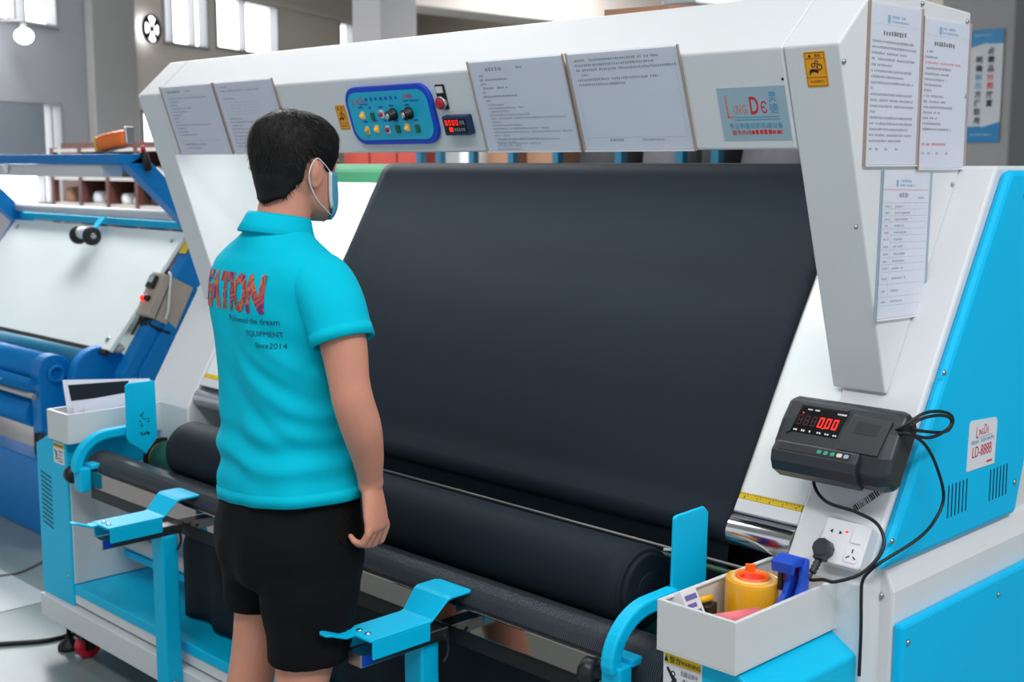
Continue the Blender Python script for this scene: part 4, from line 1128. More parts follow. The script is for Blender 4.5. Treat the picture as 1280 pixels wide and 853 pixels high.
def form(pr, m, z):
    q = random.Random(43); b = add(pr, 'ink_soft'); u = add(pr, 'ink_blue'); r = add(pr, 'ink_softred'); g = add(pr, 'ink_grey')
    u.printline(m, 0.07, 0.268, 0.045, 0.006, q, z); u.printline(m, 0.07, 0.26, 0.06, 0.0045, q, z); u.plate(m, rrect(0.008, 0.014, 0.003, 3, 0.06, 0.266), z - 0.0001, z)
    r.rect(m, 0.008, 0.186, 0.253, 0.2545, z)
    g.printline(m, 0.07, 0.238, 0.035, 0.011, q, z, 0); b.printline(m, 0.145, 0.236, 0.025, 0.005, q, z)
    ys = [0.228, 0.216, 0.203, 0.191, 0.178, 0.165, 0.151, 0.137, 0.122, 0.109, 0.094, 0.07, 0.045, 0.028]
    for i, y in enumerate(ys):
        b.rect(m, 0.01 if i not in (5, 6) else 0.042, 0.184, y, y + 0.0006, z)
        if i < len(ys) - 1:
            b.printline(m, 0.018, (y + ys[i + 1]) / 2 - 0.003, 0.018, 0.005, q, z); b.printline(m, 0.055, (y + ys[i + 1]) / 2 - 0.003, q.uniform(0.03, 0.06), 0.005, q, z)
    for x in (0.042,): b.rect(m, x, x + 0.0006, 0.045, 0.228, z)
    for x in (0.09, 0.135): b.rect(m, x, x + 0.0006, 0.203, 0.228, z)
holder('form with a ruled table hanging below the two tall sign holders', sfm(2.205, 1.315) @ Matrix.Rotation(math.radians(-1.2), 4, 'Z'), 0.194, 0.290, form, gB, edge='sticker_blue', pm='paper')
bagm = MB()
single('paper_scrap', MB().plate(frame((-1.93, 2.19, 1.946), (1, 0.2, 0), (-0.2, 1, 0.05)), [(0, 0), (0.16, 0), (0.2, 0.05), (0.05, 0.07), (-0.01, 0.03)], 0, 0.012), 'carton', 'brown cardboard scrap lying on top of the hood', 'cardboard')

# ------------------------------------------------------------------ weighing display
ND = V((0, -0.60, 0.80)).normalized()
WX = V((1, 0.0, 0.0)); WY = V((0, 0.51, 0.86))
o = V((-1.257, 2.118, 1.094))
WMx = frame(o, WX, WY)
wi = thing('weighing_display', 'charcoal weighing scale display with red 0.00 digits on the right frame', 'scale display', o)
# wedge body: section in local (y, z), extruded along x
w2 = 0.128
sec = [(-0.066, -0.052), (-0.078, -0.035), (-0.077, -0.008), (-0.064, 0.010), (-0.03, 0.017), (0.02, 0.017), (0.066, 0.010), (0.078, -0.006), (0.076, -0.035), (0.062, -0.052)]
mb = MB(); n_ = len(sec)
xs_ = [(-w2, 0.90), (-w2 + 0.012, 1.0), (w2 - 0.022, 1.0), (w2 - 0.006, 0.93), (w2, 0.82)]
rings = [[WMx @ V((x, a * k, b * k - 0.002 * (1 - k))) for a, b in sec] for x, k in xs_]
mb.loft(rings, smooth=False)
part('casing', mb, 'charcoal_plastic', wi, 0.006, seg=3)
Wt = WMx @ Matrix.Translation((0, 0, 0.0173))
part('screen', MB().plate(Wt, [(-0.096, -0.006), (0.006, -0.006), (0.012, 0.048), (-0.086, 0.048)], -0.004, 0.0004), 'screen_dark', wi)
part('screen_bezel', MB().plate(Wt, [(-0.105, -0.012), (-0.097, -0.007), (-0.087, 0.049), (-0.092, 0.055)], 0, 0.004).plate(Wt, [(-0.092, 0.054), (-0.087, 0.049), (0.013, 0.049), (0.016, 0.054)], 0, 0.004), 'charcoal_plastic', wi, 0.001)
dgm = MB()
sk = Matrix(((1, 0.12, 0, 0), (0, 1, 0, 0), (0, 0, 1, 0), (0, 0, 0, 1)))
for k in range(3):
    seg_digit(dgm, Wt @ Matrix.Translation((-0.044 + k * 0.0155, 0.010, 0)) @ sk, 0, 0, 0.0105, 0.021, D7['0'], 0.0028, 0.001)
dgm.rect(Wt, -0.0315, -0.0290, 0.008, 0.0105, 0.001)
dgm.rect(Wt, -0.083, -0.080, 0.034, 0.037, 0.001)
part('digits', dgm, 'led_red', wi, label='red 0.00 digits')
ddm = MB()
for k in range(3):
    seg_digit(ddm, Wt @ Matrix.Translation((-0.091 + k * 0.0155, 0.010, 0)) @ sk, 0, 0, 0.0105, 0.021, D7['8'], 0.0022, 0.0008)
part('unlit_digits', ddm, 'led_dim', wi)
q = random.Random(17); pt = MB()
for x, y in ((-0.074, 0.042), (-0.058, 0.042), (-0.008, 0.041)): pt.printline(Wt, x, y, 0.011 if x < -0.02 else 0.02, 0.004, q, 0.001, 0)
for k in range(6): pt.printline(Wt, -0.092 + k * 0.0175, -0.003, 0.009 if k != 2 else 0.003, 0.0045, q, 0.001, 0)
part('screen_print', pt, 'sticker_white', wi)
part('raised_panel', MB().plate(Wt, [(0.012, -0.028), (0.098, -0.028), (0.108, 0.044), (0.026, 0.048)], -0.004, 0.0035), 'charcoal_plastic', wi, 0.002)
part('maker_plate', MB().plate(Wt, [(0.036, 0.010), (0.084, 0.010), (0.088, 0.033), (0.041, 0.034)], 0.0035, 0.0041), 'black_plastic', wi)
# keypad ridge below the screen
kb = part('keypad_ridge', MB().loft([[WMx @ V((x, a, b)) for a, b in ((-0.086, -0.030), (-0.084, 0.004), (-0.070, 0.020), (-0.052, 0.0275), (-0.028, 0.0225), (-0.028, -0.03))] for x in (-0.120, 0.066)], smooth=False), 'charcoal_plastic', wi, 0.004)
KMx = frame(WMx @ V((0, -0.0405, 0.0254)), WX, (WMx.to_3x3() @ V((0, 0.024, -0.005))))
part('keypad_inset', MB().plate(KMx, rrect(0.155, 0.015, 0.002, 2, -0.028, 0.0), 0.0002, 0.0008), 'black_plastic', wi)
for k, (mname, w) in enumerate((('key_green', 0.009), ('key_green', 0.009), ('key_green', 0.009), ('key_pale', 0.011), ('ink_soft', 0.010))):
    part('key', MB().plate(KMx, rrect(w, 0.0085, 0.003, 3, -0.016 + k * 0.0145, 0.0), 0.0008, 0.0018), mname, wi)
part('mount_bracket', MB().obox(WMx, -0.085, 0.09, -0.05, 0.03, -0.075, -0.053).obox(WMx, 0.02, 0.075, -0.02, 0.02, -0.105, -0.07), 'black_plastic', wi, 0.003)
def smooth_path(pts, k=6):
    pts = [V(p) for p in pts]; out = []
    for i in range(len(pts) - 1):
        p0 = pts[max(i - 1, 0)]; p1 = pts[i]; p2 = pts[i + 1]; p3 = pts[min(i + 2, len(pts) - 1)]
        for j in range(k):
            t = j / k
            out.append(0.5 * ((2 * p1) + (-p0 + p2) * t + (2 * p0 - 5 * p1 + 4 * p2 - p3) * t * t + (-p0 + 3 * p1 - 3 * p2 + p3) * t ** 3))
    out.append(pts[-1]); return out
# looped spare cable at the back right corner and the lead down to the base
cb = V((-1.14, 2.112, 1.095))
loops = [(-1.145, 2.125, 1.125), (-1.12, 2.12, 1.142), (-1.105, 2.15, 1.160), (-1.10, 2.20, 1.159), (-1.098, 2.245, 1.147), (-1.10, 2.262, 1.130), (-1.10, 2.24, 1.115), (-1.103, 2.18, 1.122), (-1.115, 2.13, 1.135), (-1.108, 2.15, 1.150), (-1.095, 2.20, 1.152), (-1.09, 2.235, 1.140), (-1.092, 2.225, 1.122), (-1.10, 2.17, 1.113), (-1.12, 2.12, 1.125), (-1.14, 2.125, 1.12)]
part('cable_loop', MB().tube(smooth_path(loops), 0.0032, 8), 'cable_black', wi)
P1 = [(-1.145, 2.125, 1.12), (-1.115, 2.12, 1.126), (-1.105, 2.165, 1.10), (-1.105, 2.215, 1.05), (-1.105, 2.25, 0.985), (-1.105, 2.22, 0.945), (-1.105, 2.154, 0.921), (-1.13, 2.069, 0.89), (-1.15, 2.06, 0.868), (-1.164, 2.062, 0.845), (-1.166, 2.064, 0.81), (-1.165, 2.066, 0.75), (-1.165, 2.066, 0.66)]
part('signal_lead', MB().tube(smooth_path(P1), 0.0032, 8), 'cable_black', wi)
plm = SLM @ Matrix.Translation((sx0 + 0.020, s0 + 0.022, 0.034))
pg = part('plug', MB().plate(plm, [(0.019 * math.cos(2 * PI * k / 10 + 0.3), 0.019 * math.sin(2 * PI * k / 10 + 0.3)) for k in range(10)], 0.0, 0.024).obox(plm, -0.012, 0.012, -0.024, -0.004, 0.002, 0.022), 'charcoal_plastic', wi, 0.003, label='round charcoal plug')
pe = plm @ V((-0.002, -0.024, 0.012))
dn = (SLM.to_3x3() @ V((-0.12, -1, 0.1))).normalized()
part('strain_relief', MB().tube([pe + dn * (0.004 * k) for k in range(8)], [0.008 if k % 2 == 0 else 0.0065 for k in range(8)], 12), 'charcoal_plastic', wi)
e0 = pe + dn * 0.028
P2 = [e0, e0 + dn * 0.01 + V((0.004, -0.004, -0.002)), (-1.222, 2.022, 0.845), (-1.195, 2.02, 0.848), (-1.152, 2.042, 0.871), (-1.131, 2.074, 0.914), (-1.154, 2.095, 0.949), (-1.207, 2.105, 0.962), (-1.274, 2.11, 0.968), (-1.312, 2.125, 0.991), (-1.316, 2.135, 1.02), (-1.316, 2.14, 1.05)]
part('power_lead', MB().tube(smooth_path(P2), 0.0034, 8), 'cable_black', wi)
screw(frame((-1.165, 2.134, 0.80), (1, 0, 0), (0, 0, 1)), mc, 0.007)
# ------------------------------------------------------------------ the older blue machine at the far left
om = thing('blue_winding_machine', 'older blue inspection machine with stained white board behind at left', 'machine', (-6.0, 2.7, 0))
XA, XB = -7.02, -5.15
part('plinth', MB().box(XA, XB, 2.305, 2.42, 0.0, 0.335), 'blue_paint', om, 0.006)
part('plinth_tray', MB().box(XA, XB, 2.42, 3.0, 0.26, 0.30), 'beige_metal', om, 0.003)
def post_prof(yc, zc, r):
    return [(yc - r, 0.0), (yc + r, 0.0)] + [(yc + r * math.cos(a), zc + r * math.sin(a)) for a in [PI * k / 12 for k in range(13)]]
for x0, x1 in ((-5.47, -5.38), (XA - 0.02, XA + 0.06)):
    ps = part('end_post', MB().prism_x(post_prof(2.45, 0.70, 0.075), x0, x1), 'blue_paint', om, 0.004)
    part('bearing', MB().ring_lathe(frame((x1, 2.45, 0.69), (0, 1, 0), (0, 0, 1)), [(0.026, 0), (0.04, 0), (0.04, 0.02), (0.026, 0.02)], 22), 'blue_paint', ps)
def orl(y, z, r, x0, x1, m, name='roller'):
    return part(name, MB().cyl((x0, y, z), (x1, y, z), r, None, 28), m, om)
orl(2.45, 0.70, 0.071, XA + 0.06, -5.475, 'blue_paint')
orl(2.60, 0.725, 0.062, XA + 0.06, -5.31, mat('teal_roller', (22, 118, 150), 0.45, var=0.06))
orl(2.36, 0.655, 0.018, XA, -5.42, 'blue_paint', 'guide_tube')
orl(2.36, 0.595, 0.014, XA, -5.40, 'brushed_steel', 'guide_tube')
orl(2.42, 0.50, 0.07, XA + 0.06, -5.48, 'blue_paint')
part('belt_guard', MB().prism_x([(2.61 + 0.14 * math.cos(a), 0.672 + 0.138 * math.sin(a)) for a in [PI * k / 20 for k in range(21)]] + [(2.47, 0.40), (2.75, 0.40)], -5.31, -5.25), 'blue_paint', om, 0.006, label='rounded blue belt guard')
part('guard_bracket', MB().box(-5.40, -5.30, 2.56, 2.66, 0.0, 0.42), 'blue_paint', om)
BMx = frame((0, 2.605, 0.80), (1, 0, 0), (0, 0.40, 0.505))
BL = math.hypot(0.40, 0.505)
bd = part('board', MB().obox(BMx, XA + 0.02, -5.17, 0.0, BL, -0.02, 0.0), 'board_aged', om, 0.003, label='stained white board')
part('board_edge', MB().obox(BMx, XA + 0.02, -5.19, -0.02, -0.002, -0.02, 0.004), 'black_rubber', om)
for x in (XA + 0.11, -5.24):
    for t in (0.05, BL - 0.05):
        part('bolt', MB().lathe(BMx @ Matrix.Translation((x, t, 0)), [(0.014, 0), (0.014, 0.004), (0.006, 0.006), (0.0005, 0.006)], 10), 'brushed_steel', bd)
for x0, x1 in ((-5.168, -5.085), (XA - 0.065, XA + 0.018)):
    sb = part('sloped_frame', MB().prism_x([(2.62, 0.42), (2.62, 0.70), (3.02, 1.30), (3.10, 1.30), (3.16, 1.20), (2.86, 0.66), (2.86, 0.42)], x0, x1), 'blue_paint', om, 0.005)
    part('frame_foot', MB().box(x0, x1, 2.6, 3.1, 0.0, 0.42), 'blue_paint', om, 0.005)
    part('frame_face', MB().prism_x([(2.66, 0.60), (2.70, 0.72), (2.84, 0.92), (2.90, 0.86), (2.80, 0.66)], x1 + 0.001, x1 + 0.016), 'blue_paint', sb, 0.003)
part('caution_sticker', MB().obox(frame((-5.16, 2.958, 1.21), (1, 0, 0), (0, 0.40, 0.60)), 0.005, 0.065, 0, 0.09, 0.004, 0.006), 'ruler_yellow', om)
orl(3.02, 1.375, 0.022, XA, -5.10, 'soft_grey_plastic', 'top_tube')
part('top_rail', MB().box(XA, -5.10, 3.03, 3.06, 1.31, 1.345), 'cyan_paint', om, 0.003)
# measuring wheels on a bracket
br = part('wheel_bracket', MB().obox(frame((-5.93, 2.99, 1.35), (1, 0, 0), (0, -0.09, -0.10)), -0.028, 0.028, 0, 0.11, -0.006, 0.0), 'cyan_paint', om, 0.002)
part('wheel_axle', MB().cyl((-6.02, 2.895, 1.262), (-5.85, 2.895, 1.262), 0.012, None, 12), 'brushed_steel', br)
part('wheel_housing', MB().cyl((-5.985, 2.895, 1.275), (-5.905, 2.895, 1.275), 0.03, None, 18), 'white_plastic', br)
for x in (-6.015, -5.875):
    part('measuring_wheel', MB().lathe(frame((x - 0.012, 2.895, 1.262), (0, 1, 0), (0, 0, 1)), [(0.012, 0), (0.04, 0.0), (0.046, 0.004), (0.046, 0.02), (0.04, 0.024), (0.012, 0.024), (0.01, 0.028), (0.0005, 0.028)], 26), 'black_rubber', br, label='black rubber measuring wheel')
# header beam, lamp housing and rear arms
part('header_beam', MB().box(XA, -5.08, 2.63, 2.76, 1.612, 1.656), 'blue_paint', om, 0.004)
part('lamp_housing', MB().box(XA, -5.25, 2.645, 2.745, 1.555, 1.611), 'grey_white_paint', om, 0.004)
part('lamp_clip', MB().cyl((-6.22, 2.635, 1.575), (-6.18, 2.615, 1.605), 0.013, None, 10), 'white_plastic', om)
for x0, x1 in ((-5.16, -5.08), (XA - 0.06, XA + 0.02)):
    part('rear_arm', MB().prism_x([(2.68, 1.612), (2.76, 1.656), (3.20, 1.21), (3.14, 1.16)], x0, x1), 'blue_paint', om, 0.004)
    part('rear_leg', MB().box(x0, x1, 3.11, 3.2, 0.0, 1.20), 'blue_paint', om, 0.004)
# control box with meter, lamp button, leads
CBx = frame((-5.07, 2.737, 0.952), (1, 0, 0), (0, 0.094, 0.178))
cbx = part('control_box', MB().obox(CBx, -0.11, 0.0, 0.0, 0.205, -0.16, 0.0), 'beige_metal', om, 0.004, label='beige control box with meter and red lamp')
part('box_lid_seam', MB().obox(CBx, -0.112, 0.002, -0.002, 0.207, -0.045, -0.041), 'dark_metal', cbx)
part('meter', MB().obox(CBx, -0.085, -0.03, 0.125, 0.185, 0.0, 0.02), 'black_plastic', cbx, 0.003)
part('meter_glass', MB().obox(CBx, -0.078, -0.037, 0.148, 0.18, 0.02, 0.0215), 'sticker_blue', cbx)
part('lamp_button', MB().lathe(CBx @ Matrix.Translation((-0.078, 0.075, 0)), [(0.013, 0), (0.013, 0.014), (0.008, 0.02), (0.0005, 0.021)], 14), 'led_red', cbx)
part('knob', MB().lathe(CBx @ Matrix.Translation((-0.042, 0.078, 0)), [(0.014, 0), (0.014, 0.02), (0.009, 0.024), (0.0005, 0.0245)], 14), 'black_plastic', cbx)
part('white_lead', MB().tube(smooth_path([CBx @ V(p) for p in ((0.004, 0.02, -0.09), (0.012, 0.06, -0.08), (0.012, 0.14, -0.05), (0.008, 0.20, -0.03), (-0.02, 0.22, -0.03), (-0.05, 0.215, -0.06))]), 0.006, 8), 'cable_white', cbx)
for k in range(3):
    part('black_lead', MB().tube(smooth_path([CBx @ V((-0.02 - 0.03 * k, 0.0, -0.04)), CBx @ V((-0.02 - 0.03 * k, -0.025 - 0.006 * k, -0.035)), CBx @ V((0.0, -0.03, -0.10 - 0.01 * k)), CBx @ V((-0.02, -0.02, -0.15))]), 0.006, 8), 'cable_black', cbx)
part('hanging_lead', MB().tube(smooth_path([CBx @ V((-0.10, 0.0, -0.03)), CBx @ V((-0.102, -0.03, -0.03)), V((-5.17, 2.715, 0.86))]), 0.007, 8), 'cable_black', cbx)
part('white_wire', MB().tube(smooth_path([(-5.075, 3.0, 1.06), (-5.07, 2.98, 0.98), (-5.072, 2.965, 0.90), (-5.075, 2.96, 0.84)]), 0.004, 6), 'cable_white', om)
mg = part('rope_clamp', MB().ball((-5.22, 2.665, 0.80), 0.05, 0.03, 0.022), 'rack_rail', om)
part('cylinder', MB().cyl((-5.30, 2.33, 0.36), (-5.30, 2.33, 0.45), 0.025, None, 14), 'dark_metal', om)
# orange packet on the header beam
OMx = frame((-5.36, 2.70, 1.659), (1, 0.12, 0.12), (0, 1, 0.0))
op = thing('orange_packet', 'crumpled orange packet with silver end on the blue header beam', 'packet', (-5.27, 2.70, 1.66))
rings = []
q = random.Random(5)
for k in range(9):
    t = k / 8
    s_ = 0.82 if k in (0, 8) else 1
    rings.append([OMx @ V((0.02 + 0.20 * t, 0.035 * s_ * math.copysign(abs(math.cos(a)) ** 0.5, math.cos(a)) + q.uniform(-.002, .002), 0.04 + 0.038 * s_ * math.copysign(abs(math.sin(a)) ** 0.5, math.sin(a)) + q.uniform(-.002, .002))) for a in [2 * PI * j / 16 for j in range(16)]])
part('wrapper', MB().loft(rings), 'orange_packet', op)
part('yellow_end', MB().obox(OMx, 0.0, 0.022, -0.03, 0.03, 0.005, 0.072), 'yellow_plastic', op, 0.006)
part('silver_end', MB().obox(OMx, 0.218, 0.232, -0.020, 0.028, 0.012, 0.088), 'brushed_steel', op, 0.005)
# spray bottle cluster by the beam end
cn = thing('spray_can', 'small dark can with red cap leaning at the blue beam end', 'can', (-5.04, 2.75, 1.60))
part('can_body', MB().cyl((-5.045, 2.76, 1.585), (-5.045, 2.74, 1.665), 0.018, None, 14), 'dark_metal', cn)
part('can_cap', MB().cyl((-5.045, 2.74, 1.665), (-5.045, 2.735, 1.69), 0.012, 0.008, 12), 'button_red', cn)
# floor leads
single('floor_cable', MB().tube(smooth_path([(-4.75, 1.1, 0.008), (-4.3, 1.45, 0.008), (-4.12, 1.66, 0.008), (-4.05, 1.85, 0.008), (-4.2, 2.2, 0.008), (-4.6, 2.5, 0.008)]), 0.008, 8), 'cable_black', 'thick black cable on the floor by the levelling foot', 'cable')
single('floor_cable', MB().tube(smooth_path([(-5.1, 1.65, 0.005), (-4.85, 1.93, 0.005), (-4.88, 2.1, 0.005), (-5.02, 2.25, 0.005), (-5.12, 2.29, 0.005)]), 0.005, 8), 'cable_grey', 'thin grey cable on the floor by the blue plinth', 'cable')
# ------------------------------------------------------------------ the worker
person = thing('person', 'person in cyan polo shirt, black shorts and face mask watching the cloth, seen from behind', 'person', (-2.237, 1.53, 0))
person.rotation_euler = (0, 0, math.radians(-5))
def lpart(name, mb, material, parent=None, label=None, kind=None):
    me = bpy.data.meshes.new(name)
    if isinstance(mb, bpy.types.Mesh): me = mb; me.name = name
    else: set_mesh(me, mb)
    me.materials.clear(); me.materials.append(M(material))
    o = bpy.data.objects.new(name, me); COL.objects.link(o)
    o.parent = parent or person
    if label: o['label'] = label
    if kind: o['kind'] = kind
    return o
def sring(c, a, b, n=40, e=2.3, yb=None, tilt=None):
    out = []
    for k in range(n):
        t = 2 * PI * k / n
        x = math.copysign(abs(math.cos(t)) ** (2 / e), math.cos(t)) * a
        y = math.copysign(abs(math.sin(t)) ** (2 / e), math.sin(t)) * b
        p = V((x, y, 0))
        if tilt is not None: p = tilt @ p
        out.append(V(c) + p)
    return out
def interp(keys, t):
    # keys [(t, v0, v1, ...)], smooth (Catmull-Rom) interpolation
    ts = [k[0] for k in keys]
    if t <= ts[0]: return keys[0][1:]
    if t >= ts[-1]: return keys[-1][1:]
    i = max(j for j in range(len(ts) - 1) if ts[j] <= t)
    u = (t - ts[i]) / (ts[i + 1] - ts[i])
    out = []
    for c in range(1, len(keys[0])):
        p1, p2 = keys[i][c], keys[i + 1][c]
        d = ts[i + 1] - ts[i]
        m1 = (keys[i + 1][c] - keys[i - 1][c]) / (ts[i + 1] - ts[i - 1]) * d if i > 0 else (p2 - p1)
        m2 = (keys[i + 2][c] - keys[i][c]) / (ts[i + 2] - ts[i]) * d if i + 2 < len(ts) else (p2 - p1)
        u2, u3 = u * u, u * u * u
        out.append((2 * u3 - 3 * u2 + 1) * p1 + (u3 - 2 * u2 + u) * m1 + (-2 * u3 + 3 * u2) * p2 + (u3 - u2) * m2)
    return out
def limb(mb, pts, n=24, k=8):
    # pts [(x,y,z, ra, rb)] smooth limb with elliptical section (ra along local side, rb along local front)
    keys = [(i,) + p for i, p in enumerate(pts)]
    path = []
    tot = (len(pts) - 1) * k
    for j in range(tot + 1): path.append(interp(keys, j / k))
    rings = []
    for i, p in enumerate(path):
        a = V(path[max(i - 1, 0)][:3]); b = V(path[min(i + 1, tot)][:3])
        d = (b - a).normalized()
        side = V((1, 0, 0)); side = (side - d * side.dot(d)).normalized(); fr = d.cross(side)
        rings.append([V(p[:3]) + side * p[3] * math.cos(2 * PI * q / n) + fr * p[4] * math.sin(2 * PI * q / n) for q in range(n)])
    # rounded ends
    def capr(r, c, d, s): return [[c + (v - c) * f + d * s * g for v in r] for f, g in ((0.85, 0.5), (0.5, 0.85), (0.12, 1.0))]
    c0 = V(path[0][:3]); c1 = V(path[-1][:3])
    d0 = (c0 - V(path[1][:3])).normalized(); d1 = (c1 - V(path[-2][:3])).normalized()
    rings = capr(rings[0], c0, d0, path[0][3])[::-1] + rings + capr(rings[-1], c1, d1, path[-1][3])
    mb.loft(rings)
    return mb
def remesh(mb, vox, it=3):
    me = bpy.data.meshes.new('tmp'); set_mesh(me, mb)
    bm = bmesh.new(); bm.from_mesh(me); bmesh.ops.recalc_face_normals(bm, faces=bm.faces); bm.to_mesh(me); bm.free()
    o = bpy.data.objects.new('tmp', me); COL.objects.link(o)
    m = o.modifiers.new('r', 'REMESH'); m.mode = 'VOXEL'; m.voxel_size = vox; m.use_smooth_shade = True
    s = o.modifiers.new('s', 'SMOOTH'); s.factor = 0.5; s.iterations = it
    bpy.context.view_layer.update()
    dg = bpy.context.evaluated_depsgraph_get()
    res = bpy.data.meshes.new_from_object(o.evaluated_get(dg))
    bpy.data.objects.remove(o); bpy.data.meshes.remove(me)
    return res

# --- body
HC = V((-0.002, 0.033, 1.610))                       # head centre
HMat = Matrix.Translation(HC) @ Matrix.Scale(0.93, 4) @ Matrix.Rotation(math.radians(12), 4, 'Z') @ Matrix.Rotation(math.radians(-5), 4, 'X')
HK = [(-0.118, 0.072, 0.016, 0.018), (-0.108, 0.062, 0.034, 0.036), (-0.09, 0.044, 0.050, 0.058), (-0.065, 0.022, 0.060, 0.078), (-0.03, 0.008, 0.067, 0.090), (0.0, 0.0, 0.072, 0.096), (0.04, -0.004, 0.076, 0.099), (0.07, -0.006, 0.072, 0.093), (0.093, -0.008, 0.058, 0.076), (0.108, -0.009, 0.038, 0.05), (0.117, -0.01, 0.010, 0.014)]
def head_at(z): return interp(HK, z)
body = MB()
hr = []
for k in range(33):
    z = -0.118 + 0.235 * k / 32
    cy, a, b = head_at(z)
    hr.append([HMat @ p for p in sring((0, cy, z), a, b, 36, 2.2)])
body.loft(hr)
body.ball(HMat @ V((0, 0.102, -0.022)), 0.014, 0.022, 0.026, HMat.to_3x3())           # nose
body.ball(HMat @ V((0, 0.085, 0.022)), 0.05, 0.018, 0.012, HMat.to_3x3())             # brow
body.ball(HMat @ V((0, 0.092, -0.064)), 0.022, 0.012, 0.010, HMat.to_3x3())           # lips
for s in (-1, 1):
    em = HMat.to_3x3() @ Matrix.Rotation(math.radians(-22 * s), 3, 'Z')
    body.ball(HMat @ V((s * 0.078, -0.010, -0.016)), 0.009, 0.019, 0.033, em)
    body.ball(HMat @ V((s * 0.083, -0.018, -0.006)), 0.006, 0.013, 0.024, em)
limb(body, [(0, -0.024, 1.42, 0.07, 0.06), (0, -0.010, 1.47, 0.057, 0.057), (-0.001, 0.006, 1.53, 0.054, 0.056), (-0.002, 0.020, 1.585, 0.053, 0.060)])
# trunk
tr_ = [sring((0, c, z), a, b, 40, 2.3) for z, a, b, c in ((0.80, 0.14, 0.10, -0.01), (0.88, 0.165, 0.115, -0.008), (0.95, 0.16, 0.108, 0), (1.05, 0.148, 0.10, 0), (1.18, 0.155, 0.102, 0), (1.30, 0.168, 0.105, 0), (1.38, 0.165, 0.095, -0.005), (1.42, 0.13, 0.07, -0.012), (1.45, 0.07, 0.05, -0.018))]
body.loft(tr_)
# right arm hanging
RA = [(0.150, -0.005, 1.370, 0.042, 0.046), (0.203, -0.004, 1.325, 0.046, 0.048), (0.230, -0.002, 1.26, 0.046, 0.047), (0.243, 0.0, 1.195, 0.040, 0.042), (0.248, 0.006, 1.15, 0.040, 0.042), (0.243, 0.028, 1.09, 0.041, 0.041), (0.226, 0.052, 1.03, 0.034, 0.034), (0.210, 0.068, 0.980, 0.025, 0.028), (0.206, 0.073, 0.958, 0.022, 0.028)]
limb(body, RA)
LA = [(-0.150, -0.01, 1.370, 0.042, 0.046), (-0.194, 0.008, 1.31, 0.046, 0.046), (-0.205, 0.035, 1.22, 0.045, 0.046), (-0.205, 0.055, 1.14, 0.041, 0.041), (-0.20, 0.08, 1.09, 0.040, 0.040), (-0.185, 0.12, 1.03, 0.036, 0.036), (-0.165, 0.15, 0.97, 0.027, 0.026), (-0.158, 0.158, 0.94, 0.022, 0.03)]
limb(body, LA)
# hands: palm frame columns = across (thumb side), along (to fingertips), palm normal
def hand(mb, wrist, along, palm, thumb_side, curl):
    along = V(along).normalized(); palm = V(palm); palm = (palm - along * palm.dot(along)).normalized()
    ac = V(thumb_side); ac = (ac - along * ac.dot(along) - palm * ac.dot(palm)).normalized()
    W = V(wrist)
    def P_(a, l, p): return W + ac * a + along * l + palm * p
    rings = []
    for l, hw, th in ((-0.015, 0.024, 0.020), (0.0, 0.026, 0.019), (0.03, 0.034, 0.018), (0.06, 0.040, 0.016), (0.082, 0.040, 0.014), (0.092, 0.036, 0.011)):
        rings.append([P_(hw * math.cos(2 * PI * q / 20), l, th * math.sin(2 * PI * q / 20)) for q in range(20)])
    mb.loft(rings)
    def chain(pts, rad):
        path = []; rr = []
        for i in range(len(pts) - 1):
            for j in range(5):
                t = j / 5; path.append(V(pts[i]).lerp(V(pts[i + 1]), t)); rr.append(rad[i] + (rad[i + 1] - rad[i]) * t)
        path.append(V(pts[-1])); rr.append(rad[-1])
        mb.tube(path, rr, 14)
        d = (path[-1] - path[-2]).normalized()
        mb.ball(path[-1], rr[-1], rr[-1], rr[-1], None, 12, 8)
    for i, (a, ln) in enumerate(((0.0325, 0.074), (0.011, 0.082), (-0.0105, 0.076), (-0.031, 0.060))):
        l1, l2, l3 = ln * 0.46, ln * 0.31, ln * 0.25
        c = [curl[0], curl[0] + curl[1], curl[0] + curl[1] + curl[2]]
        c = [x * (0.92 + 0.13 * i) for x in c]
        p0 = P_(a, 0.080, 0.0); p = P_(a * 1.08, 0.092, 0.001); pts = [p0, p]
        for ll, cc in zip((l1, l2, l3), c):
            p = p + along * ll * math.cos(cc) + palm * ll * math.sin(cc); pts.append(p)
        r_ = 0.0082 - 0.0006 * (i == 3)
        chain(pts, [0.0095, r_ + 0.0006, r_, r_ * 0.92, r_ * 0.78])
    t0 = P_(0.022, 0.018, 0.008); t1 = P_(0.040, 0.045, 0.020); t2 = P_(0.046, 0.075, 0.030); t3 = P_(0.043, 0.098, 0.036)
    chain([t0, t1, t2, t3], [0.015, 0.0125, 0.0105, 0.0085])
hand(body, (0.206, 0.074, 0.955), (0.14, 0.05, -1), (-0.91, -0.42, 0), (-0.42, 0.91, 0), (0.55, 0.85, 0.55))
hand(body, (-0.156, 0.16, 0.94), (0.05, 0.1, -1), (0.55, -0.83, 0), (0.8, 0.55, 0), (0.5, 0.6, 0.4))
